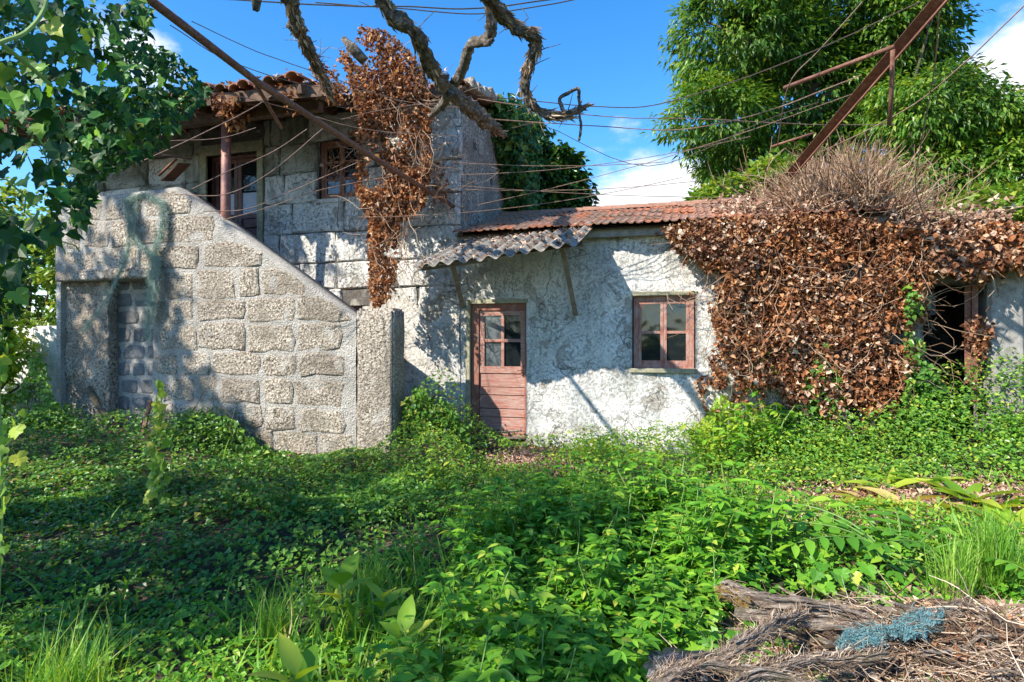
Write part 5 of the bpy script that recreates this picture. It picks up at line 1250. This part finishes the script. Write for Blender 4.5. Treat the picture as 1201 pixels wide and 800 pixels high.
log('dead_log', 'thin grey log just below the long one on the heap', [G3(862, 712, .03), G3(930, 718, .02), G3(1000, 728, .02), G3(1050, 732, .0)], .028, .018, seed=2)
log('dead_log', 'grey splintered stump end on the right of the heap above the teal net', [G3(1060, 742, .05), G3(1100, 727, .06), G3(1140, 720, .06)], .022, .036, seed=3)
log('dead_log', 'dark log slanting down to the right edge of the heap', [G3(1130, 738, .02), G3(1175, 755, .02), G3(1230, 785, .02)], .025, .035, seed=4)
log('fibrous_root', 'pale hairy root curving up through the middle of the heap', [G3(835, 768, .03), G3(880, 752, .06), G3(915, 735, .08), G3(945, 718, .05)], .032, .020, 'fibre', .5, seed=5, fz=650, fw=1.0)
log('fibrous_root', 'dark hairy root lying low across the front of the heap', [G3(765, 790, .02), G3(820, 778, .05), G3(890, 782, .04), G3(960, 772, .05), G3(1040, 765, .04)], .030, .022, 'fibre', .5, seed=6, fz=800, fw=1.0)
log('fibrous_root', 'pale root at the bottom edge of the heap', [G3(850, 800, .03), G3(900, 790, .05), G3(960, 800, .04)], .022, .016, 'deadbark', .4, seed=7)
# moss knob
mk = log('mossy_stump', 'ochre lichen-covered broken stump at the left end of the long log', [G3(842, 692, .04), G3(858, 697, .06), G3(880, 705, .04)], .042, .030, 'deadbark', .5, seed=8, fz=120)
M['ochre'] = bark('ochre_lichen_wood', (.10, .06, .02), (.36, .22, .05), (.55, .40, .16), 2.5, None, 0); mk.data.materials[0] = M['ochre']
def heap_pts(n, poly=[(700, 800), (740, 770), (830, 740), (850, 690), (930, 682), (1000, 700), (1090, 712), (1150, 730), (1260, 790), (1300, 900), (650, 900)]):
    px, py = sample_poly(poly, n); s_ = 1.3 / ((py - 400) / FPX); u = (px - 600.5) / FPX; X = s_ * (-SN + u * CS); Y = CAM.y + s_ * (CS + u * SN); return X, Y
X, Y = heap_pts(9500); m_ = len(X); Lw = rng.uniform(.05, .28, m_)
ax = np.stack([rng.normal(0, 1, m_), rng.normal(0, .7, m_), rng.normal(0, .25, m_)], 1)
scatter('twig_litter', T_TWIG, np.stack([X, Y, gh(X, Y) + rng.uniform(0, .13, m_)], 1), frames(ax, rand_unit(m_)), np.stack([Lw * 1.3, Lw, Lw * 1.3], 1), M['straw'], None, 'stuff', Vector((0, 0, 0)), 'tangle of dry twigs and roots forming the debris heap', 'twigs')
X, Y = heap_pts(15000); m_ = len(X); Lw = rng.uniform(.03, .10, m_); nn = fbm(X, Y, 0, 4, 2)
k = nn > -.5; X, Y, Lw = X[k], Y[k], Lw[k]; m_ = len(X)
scatter('dry_fibre', T_TWIG, np.stack([X, Y, gh(X, Y) + rng.uniform(0, .07, m_)], 1), frames(rand_unit(m_) + [.4, -.3, .1], rand_unit(m_)), np.stack([Lw * 1.2, Lw, Lw * 1.2], 1), M['straw'], None, 'stuff', Vector((0, 0, 0)), 'short dry fibres and bark shreds over the heap', 'litter')
X, Y = heap_pts(4200); m_ = len(X); k = rng.random(m_) < np.where((X > 1.5), 1.0, .4); X, Y = X[k], Y[k]; m_ = len(X)
scatter('heap_leaves', T_DEAD, np.stack([X, Y, gh(X, Y) + rng.uniform(.01, .09, m_)], 1), frames(rand_unit(m_), rand_unit(m_) * .7 + [0, -.3, 1]), rng.uniform(.03, .07, m_), M['dead'], None, 'stuff', Vector((0, 0, 0)), 'curled brown leaves caught in the debris heap', 'leaf litter')
sr = thing('splintered_wood', tuple(G3(950, 760)), 'pale splintered strips and broken sticks strewn over the debris heap', 'wood')
mb1 = MB(); mb2 = MB()
hx, hy = heap_pts(300)
for i in range(300):
    x, y = float(hx[i]), float(hy[i]); a = random.gauss(-.12, .45) + (math.pi if random.random() < .5 else 0); L = random.uniform(.12, .55); pts = []
    tilt = random.gauss(0, .12); z0 = float(gh(x, y)) + random.uniform(.03, .13)
    for k in range(6):
        f = k / 5 - .5; pts.append(Vector((x + math.cos(a) * L * f + random.gauss(0, .006), y + math.sin(a) * L * f + random.gauss(0, .006), z0 + tilt * L * f + .03 * math.sin(k * 1.3 + i))))
    r_ = random.choice([.004, .005, .007, .010, .014]); (mb1 if random.random() < .6 else mb2).tube(pts, [r_ * .6, r_, r_ * 1.1, r_, r_ * .9, r_ * .4], 6, .5, i)
mb1.build('sticks', M['deadbark'], sr, kind='stuff'); mb2.build('sticks', M['brownstick'], sr, kind='stuff')
# teal net pieces
def net(label, outline, n, up, mat, thick=.03):
    xs_ = np.arange(min(q[0] for q in outline), max(q[0] for q in outline), 1.0); ys_ = np.arange(min(q[1] for q in outline), max(q[1] for q in outline), 1.0)
    V = []; F = []; idx = {}
    for a in xs_:
        for b in ys_:
            jx, jy = a + 4 * noise.noise(Vector((a * .12, b * .12, 1))), b + 4 * noise.noise(Vector((a * .12, b * .12, 7)))
            if not in_poly(np.array([jx]), np.array([jy]), outline)[0]: continue
            q = G3(a + random.uniform(-.3, .3), b + random.uniform(-.3, .3), up); q.z += .035 * noise.noise(q * 9) + .018 * noise.noise(q * 30) + random.uniform(-.006, .006); idx[(a, b)] = len(V); V.append(q)
    for (a, b), i in idx.items():
        if (a + 1, b) in idx and (a, b + 1) in idx and (a + 1, b + 1) in idx and random.random() > .22: F.append((i, idx[(a + 1, b)], idx[(a + 1, b + 1)], idx[(a, b + 1)]))
    root = thing('torn_net', tuple(V[0]), label, 'net'); link_mesh('mesh_sheet', V, F, M[mat + '_sheet'], root, False)
    n //= 3; px, py = sample_poly(outline, n); P_ = np.array([G3(a, b, up + .01) for a, b in zip(px, py)])
    scatter('fibres', T_TWIG, P_, frames(rand_unit(n) * [1, .6, .2] + [.6, 0, 0], rand_unit(n)), np.stack([np.full(n, .14), rng.uniform(.03, .06, n), np.full(n, .14)], 1), M[mat], root); return root
net('teal shredded net draped over the right of the debris heap', [(1016, 750), (1035, 736), (1068, 724), (1110, 718), (1106, 732), (1088, 750), (1062, 756), (1040, 750)], 700, .12, 'net')
net('teal shredded net scrap left of the larger net on the heap', [(978, 756), (995, 738), (1024, 742), (1034, 762), (1000, 766)], 400, .11, 'net')
net('small teal net scrap at the bottom edge of the heap', [(870, 795), (915, 788), (920, 800), (880, 806)], 160, .06, 'net')
net('small dark teal net scrap at the right of the heap', [(1150, 745), (1170, 752), (1165, 758), (1150, 752)], 120, .06, 'net')
bm = bmesh.new(); bmesh.ops.create_icosphere(bm, subdivisions=3, radius=1)
c = G3(805, 765, .03)
for v_ in bm.verts:
    d_ = v_.co.copy(); f_ = 1 + .35 * noise.noise(d_ * 2.2) + .15 * noise.noise(d_ * 6); v_.co = Vector((d_.x * .15 * f_, d_.y * .10 * f_, max(-.03, d_.z * .07 * f_))) + c
bm.verts.index_update(); o = link_mesh('black_plastic_bag', [v_.co.copy() for v_ in bm.verts], [[v_.index for v_ in f.verts] for f in bm.faces], M['black'], None, False); bm.free()
tag(o, 'crumpled black plastic sack half hidden at the left of the debris heap', 'bag')
# firewood sticks at the door foot
for i, (a, b, r_) in enumerate((((558, 512), (612, 505), .022), ((566, 518), (616, 514), .026), ((560, 521), (600, 522), .02))):
    p0, p1 = onY(a[0], a[1], -.16 - i * .05), onY(b[0], b[1], -.14 - i * .04)
    p0.z = max(p0.z, .04); p1.z = max(p1.z, .04)
    cp = catmull([p0, p0.lerp(p1, .5) + Vector((0, 0, .02)), p1], 4); o = MB().tube(cp, lerpr(r_, r_ * .7, len(cp)), 7, .5, i + 30).build('firewood_stick', M['deadbark'], None, True)
    tag(o, ['bleached stick leaning lowest step of the red door, topmost', 'thicker bleached stick in the middle of the pile at the red door', 'short stick at the bottom of the pile at the red door'][i], 'stick', 'sticks at the foot of the red door')
# stick and leaves by the niche foot
o = MB().tube(catmull([onY(104, 455, SY - .12), onY(118, 480, SY - .15), onY(140, 500, SY - .2)], 4), lerpr(.05, .03, 9), 8, .5, 41).build('rotten_branch', M['bark'], None, True); tag(o, 'dark rotten branch leaning on the pier at the foot of the niche', 'branch')
o = MB().beam(onY(167, 512, SY - .2), onY(176, 470, SY - .05), .06, .03).build('rusty_plate', M['rust']); tag(o, 'small rusty red board leaning at the right foot of the niche', 'board')
# pale frayed net hanging on the stair
pn = thing('frayed_green_net', (XY(170, SY), SY - .1, 3.8), 'pale sea-green frayed netting hung over the stair parapet and across the niche', 'net')
def frayed(path, r, n, w):
    cp = catmull([onY(x, y, yy) for x, y, yy in path], 8); mb = MB()
    for j in range(5):
        mb.tube([q + Vector((random.gauss(0, r * .8), random.gauss(0, r * .5), random.gauss(0, r * .5))) for q in cp], .0032, 4, .3, j, cap=False)
    mb.build('strand', M['net_pale'], pn)
    n = int(n * 2.6); idx = rng.integers(0, len(cp) - 1, n); t_ = rng.random(n)[:, None]; C0 = np.array([c_[:] for c_ in cp]); P_ = C0[idx] * (1 - t_) + C0[idx + 1] * t_ + rng.normal(0, .8, (n, 3)) * np.array([w, w * .5, w])
    V, F = scatter_arrays(T_TWIG, P_, frames(rand_unit(n) + [0, 0, -.9], rand_unit(n)), np.stack([np.full(n, .20), rng.uniform(.03, .09, n), np.full(n, .20)], 1)); link_mesh('fibres', V, F, M['net_pale'], pn, kind='stuff')
frayed([(150, 238, SY - .06), (151, 262, SY - .10), (150, 292, SY - .12), (138, 325, SY - .14), (120, 358, SY - .12), (98, 388, SY - .05)], .014, 520, .03)
frayed([(160, 232, SY - .04), (158, 275, SY - .09), (170, 292, SY - .1), (180, 300, SY - .1)], .012, 260, .025)
frayed([(192, 238, SY - .06), (190, 270, SY - .10), (180, 300, SY - .10), (176, 340, SY - .12), (173, 398, SY - .10)], .02, 900, .04)
frayed([(146, 236, SY - .06), (168, 228, SY - .03), (192, 238, SY - .06)], .02, 300, .03)
frayed([(184, 300, SY - .10), (183, 330, SY - .13), (178, 372, SY - .10)], .03, 520, .035)

# wooden box on the landing parapet
wb = thing('wooden_box', (-7.35, -1.05, 3.76), 'brown open wooden box tilted on the landing wall left of the upper door', 'box')
p0 = onY(200, 212, -1.0)
mb = MB()
mb.beam(onY(186, 206, -1.12), onY(207, 186, -1.12), .04, .02).build('side_board', M['brownwood'], wb)
MB().beam(onY(196, 212, -1.0), onY(216, 192, -1.0), .30, .02, .3).build('back_board', M['brownwood'], wb)
MB().beam(onY(194, 182, -1.1), onY(222, 186, -.95), .24, .02, .2).build('top_board', M['darkwood'], wb)

# ================================================================== VINE TRUNKS, IRON AND WIRES OVERHEAD
def D(l): return [atD(*q) for q in l]
def vine(label, pts, radii, branches=(), seed=0):
    root = thing('old_vine', tuple(atD(*pts[-1])), label, 'vine')
    radii = [q * .80 for q in radii]; cp = catmull(D(pts), 10); rr_ = np.interp(np.linspace(0, len(radii) - 1, len(cp)), range(len(radii)), radii)
    rr_ = rr_ * (1 + .20 * np.sin(np.arange(len(cp)) * .9 + seed) + .12 * np.sin(np.arange(len(cp)) * 2.3)); cp = [q + Vector((.03 * noise.noise(q * 4), .03 * noise.noise(q * 4 + Vector((5, 5, 5))), .03 * noise.noise(q * 4 + Vector((9, 9, 9))))) for q in cp]; MB().tube(cp, list(rr_), 18, .62, seed).build('trunk', M['vinebark'], root, True)
    for bp, b0, b1 in branches:
        c2 = catmull(D(bp), 8); c2 = [q + Vector((.02 * noise.noise(q * 6), 0, .02 * noise.noise(q * 6 + Vector((9, 9, 9))))) for q in c2]; MB().tube(c2, lerpr(b0 * .8, b1 * .8, len(c2)), 12, .6, seed + 7).build('branch', M['vinebark'], root, True)
    # side shoots and loose bark flakes
    mb = MB()
    for k in range(16):
        q = cp[random.randint(2, len(cp) - 2)]; d_ = Vector([random.gauss(0, 1) for _ in range(3)]).normalized(); mb.tube([q, q + d_ * .12, q + d_ * .2 + Vector((random.gauss(0, .05), 0, random.gauss(0, .05)))], [.007, .004, .002], 5, cap=False)
    mb.build('shoots', M['vinebark'], root, kind='stuff')
    n = 420; C0 = np.array([c_[:] for c_ in cp]); idx = rng.integers(1, len(cp) - 1, n); dirs = rand_unit(n); P_ = C0[idx] + dirs * rr_[idx][:, None] * .95; tg = C0[np.minimum(idx + 1, len(cp) - 1)] - C0[idx - 1]
    tg /= np.linalg.norm(tg, axis=1, keepdims=True)
    scatter('bark_flakes', T_DEAD, P_, frames(tg + dirs * .35, dirs), np.stack([np.full(n, .03), rng.uniform(.05, .13, n), np.full(n, .03)], 1), M['straw'], root)
vine('thick gnarled vine trunk running from the top centre to the gable of the tall house', [(430, -40, 4.6), (452, 5, 4.8), (487, 42, 5.1), (508, 82, 5.5), (526, 104, 6.4), (552, 128, 7.6), (575, 145, 8.4), (592, 158, 8.9)], [.066, .072, .068, .07, .085, .11, .10, .04],
     [([(573, -10, 5.2), (575, 15, 5.3), (576, 38, 5.4), (566, 48, 5.5), (550, 56, 5.6), (543, 78, 5.8), (534, 98, 6.0)], .055, .06), ([(528, 108, 6.1), (518, 125, 6.4), (505, 135, 6.8)], .07, .03), ([(566, 48, 5.5), (572, 52, 5.4), (578, 47, 5.4)], .05, .02)], 1)
vine('twisting hooked vine branch hanging against the sky right of centre', [(555, -30, 4.6), (580, 8, 4.8), (606, 34, 5.0), (628, 46, 5.1), (622, 75, 5.2), (614, 105, 5.3), (632, 130, 5.4), (664, 136, 5.4), (687, 126, 5.5)], [.068, .066, .058, .056, .048, .048, .044, .038, .025],
     [([(662, 134, 5.4), (657, 118, 5.4), (666, 110, 5.4), (678, 103, 5.4), (680, 118, 5.4), (679, 135, 5.4), (682, 148, 5.4), (679, 166, 5.4)], .022, .013)], 2)
vine('short bare vine limb slanting down onto the tall roof at upper left', [(330, -40, 5.6), (345, 20, 6.0), (362, 60, 6.4), (378, 88, 6.8), (388, 110, 7.0)], [.085, .08, .07, .06, .035], [], 3)
o = MB().tube(D([(290, -40, 5), (301, -10, 5), (300, 12, 5)]), [.05, .045, .03], 9, .4, 9).build('vine_stub', M['vinebark'], None, True); tag(o, 'short dark vine stub poking down from the top edge', 'vine')
o = MB().tube(D([(402, 45, 7.6), (415, 58, 7.6), (428, 72, 7.7)]), [.03, .07, .06], 9, .4, 11).build('vine_stub', M['vinebark'], None, True); tag(o, 'dark broken vine end sticking out of the dead leaves on the roof', 'vine')
pp = thing('diagonal_iron_pipe', tuple(onY(532, 242, -.1)), 'long rusty pipe slanting from the upper left to the front of the tall house', 'pipe')
MB().tube([atD(150, -20, 3.6), atD(300, 95, 4.9), atD(430, 180, 6.9), onY(532, 242, -.08)], .030, 10).build('pipe', M['rust'], pp, True)
MB().tube([atD(296, 92, 4.9), atD(330, 150, 5.6)], .016, 7).build('side_rod', M['rust'], pp, True)
bmr = thing('rusty_iron_beam', tuple(onY(925, 207, .2)), 'rusty angle-iron beam slanting from the top right onto the low roof', 'beam')
a_, b_ = atD(1125, -28, 4.6), atD(925, 206, 7.6)
MB().beam(a_, b_, .10, .012, .5).build('flange', M['rust'], bmr)
MB().beam(a_ + Vector((.02, 0, -.05)), b_ + Vector((.02, 0, -.05)), .012, .085, .5).build('web', M['rust'], bmr)
MB().tube([atD(920, 103, 6.4), atD(1048, 55, 5.2)], .020, 8).build('cross_pipe', M['rust'], bmr, True)
MB().tube([atD(1047, 58, 5.3), atD(1046, 100, 5.5), atD(1043, 148, 5.6)], .020, 8).build('hanging_pipe', M['rust'], bmr, True)
MB().tube([atD(905, 172, 7.3), atD(955, 156, 7.1)], .015, 7).build('lower_pipe', M['rust'], bmr, True)
def wire(label, pts, r=.0045, sag=0.0, mat='wire', name='trellis_wire'):
    P_ = D(pts)
    if len(P_) == 2:
        P_ = [P_[0].lerp(P_[1], k / 10) + Vector((0, 0, -sag * 4 * (k / 10) * (1 - k / 10))) for k in range(11)]
    else: P_ = catmull(P_, 6)
    P_ = [q + Vector((0, 0, .006 * noise.noise(q * 3))) for q in P_]
    tag(MB().tube(P_, r, 5, cap=False).build(name, M[mat]), label, 'wire', 'wires strung over the yard')
wire('dark cable along the top edge from the upper left to above the hooked vine', [(220, -4, 6), (380, 6, 6), (480, 8, 6), (560, 10, 6), (660, -2, 6)], .007, 0, 'cable')
wire('second dark cable sagging below the topmost one', [(370, 3, 6.2), (470, 10, 6.2), (560, 16, 6.2), (640, 6, 6.2), (700, -6, 6.2)], .006, 0, 'cable')
wire('wire from the gable vine across the sky to the big tree', [(560, 112, 6.6), (620, 118, 6.6), (720, 126, 6.4), (790, 118, 6.2), (930, 70, 5.6), (1080, 2, 5)], .0055, 0, 'cable')
wire('wire running level from the gable past the hooked vine to the iron beam', [(560, 116, 6.8), (700, 136, 6.6), (830, 140, 6.6), (950, 146, 6.8), (1050, 146, 7)], .005)
wire('wire below the hooked vine heading into the big tree', [(580, 140, 6.9), (700, 148, 6.6), (800, 152, 6.4), (900, 130, 6.0), (1010, 88, 5.6)], .0055)
wire('thin wire rising to the right in front of the chestnut', [(600, 150, 7), (640, 148, 6.8), (760, 195, 6.6), (900, 140, 6.2), (960, 120, 6)], .004, 0, 'cable')
wire('long slanting cable at the far right under the iron beam', [(1210, -2, 5), (1130, 75, 5.4), (1060, 130, 6), (960, 180, 7)], .0065)
wire('vertical rusty wire dangling in front of the right tree', [(1102, 0, 4.9), (1096, 80, 5.3), (1080, 170, 6), (1074, 220, 6.6), (1090, 270, 7)], .006)
wire('wire curving down across the chestnut crown', [(1012, 2, 5.4), (960, 60, 5.8), (925, 100, 6.1), (912, 170, 6.8)], .006)
for i, (a, b, sg) in enumerate((((420, 255, 7.6), (800, 208, 7.6), .12), ((540, 205, 7.5), (880, 160, 7.2), .10), ((545, 222, 7.6), (820, 212, 7.4), .06), ((540, 218, 7.5), (890, 232, 7.8), .04), ((530, 190, 7.4), (780, 190, 7.2), .05), ((560, 240, 7.8), (1000, 110, 6.4), .10))):
    wire(['lowest faint wire grazing the awning roof', 'wire crossing the dark ivy-clad tree highest', 'wire crossing the ivy-clad tree at mid height', 'almost level wire above the low roof', 'short wire from the gable over the ivy-clad tree', 'wire climbing from the awning to the right iron pipe'][i], [a, b], .0042, sg)
for i, (pts) in enumerate(([(160, 192, 6.2), (235, 158, 6.6), (290, 130, 7.0), (325, 108, 7.3)], [(225, 222, 7.0), (270, 200, 7.1), (320, 178, 7.3), (360, 152, 7.6)], [(205, 228, 7.0), (265, 228, 7.0), (320, 200, 7.3), (380, 150, 7.8)], [(238, 248, 7.0), (290, 245, 7.1), (340, 225, 7.4), (420, 190, 7.8)], [(262, 258, 7.2), (310, 245, 7.3), (380, 222, 7.6), (470, 205, 8.0)],
                           [(200, 165, 6.8), (258, 162, 7.0), (300, 150, 7.2)], [(225, 25, 5.2), (300, 60, 6), (380, 88, 6.8), (470, 118, 7.4), (560, 128, 7.6)], [(200, 30, 4.4), (270, 72, 5.6), (360, 100, 6.6), (450, 112, 7.2), (530, 150, 7.8)], [(150, 105, 5.4), (260, 110, 6.4), (340, 128, 7), (430, 152, 7.4), (540, 160, 7.8)], [(400, 140, 7.4), (470, 125, 7.4), (560, 118, 7.2)])):
    wire(['pale wire from the ivy rising across the porch post', 'upper of the pale wires looping over the upper door', 'pale wire dipping behind the porch post then rising to the pipe', 'pale wire low across the upper door', 'lowest pale wire twisting past the foot of the porch post', 'short straight wire beside the top of the porch post', 'wire along the roof edge of the tall house', 'wire crossing the diagonal pipe under the roof edge', 'wire below the eave passing behind the dead vine', 'wire crossing the dead vine column near its top'][i], pts, .0055 if i < 5 else .0045)
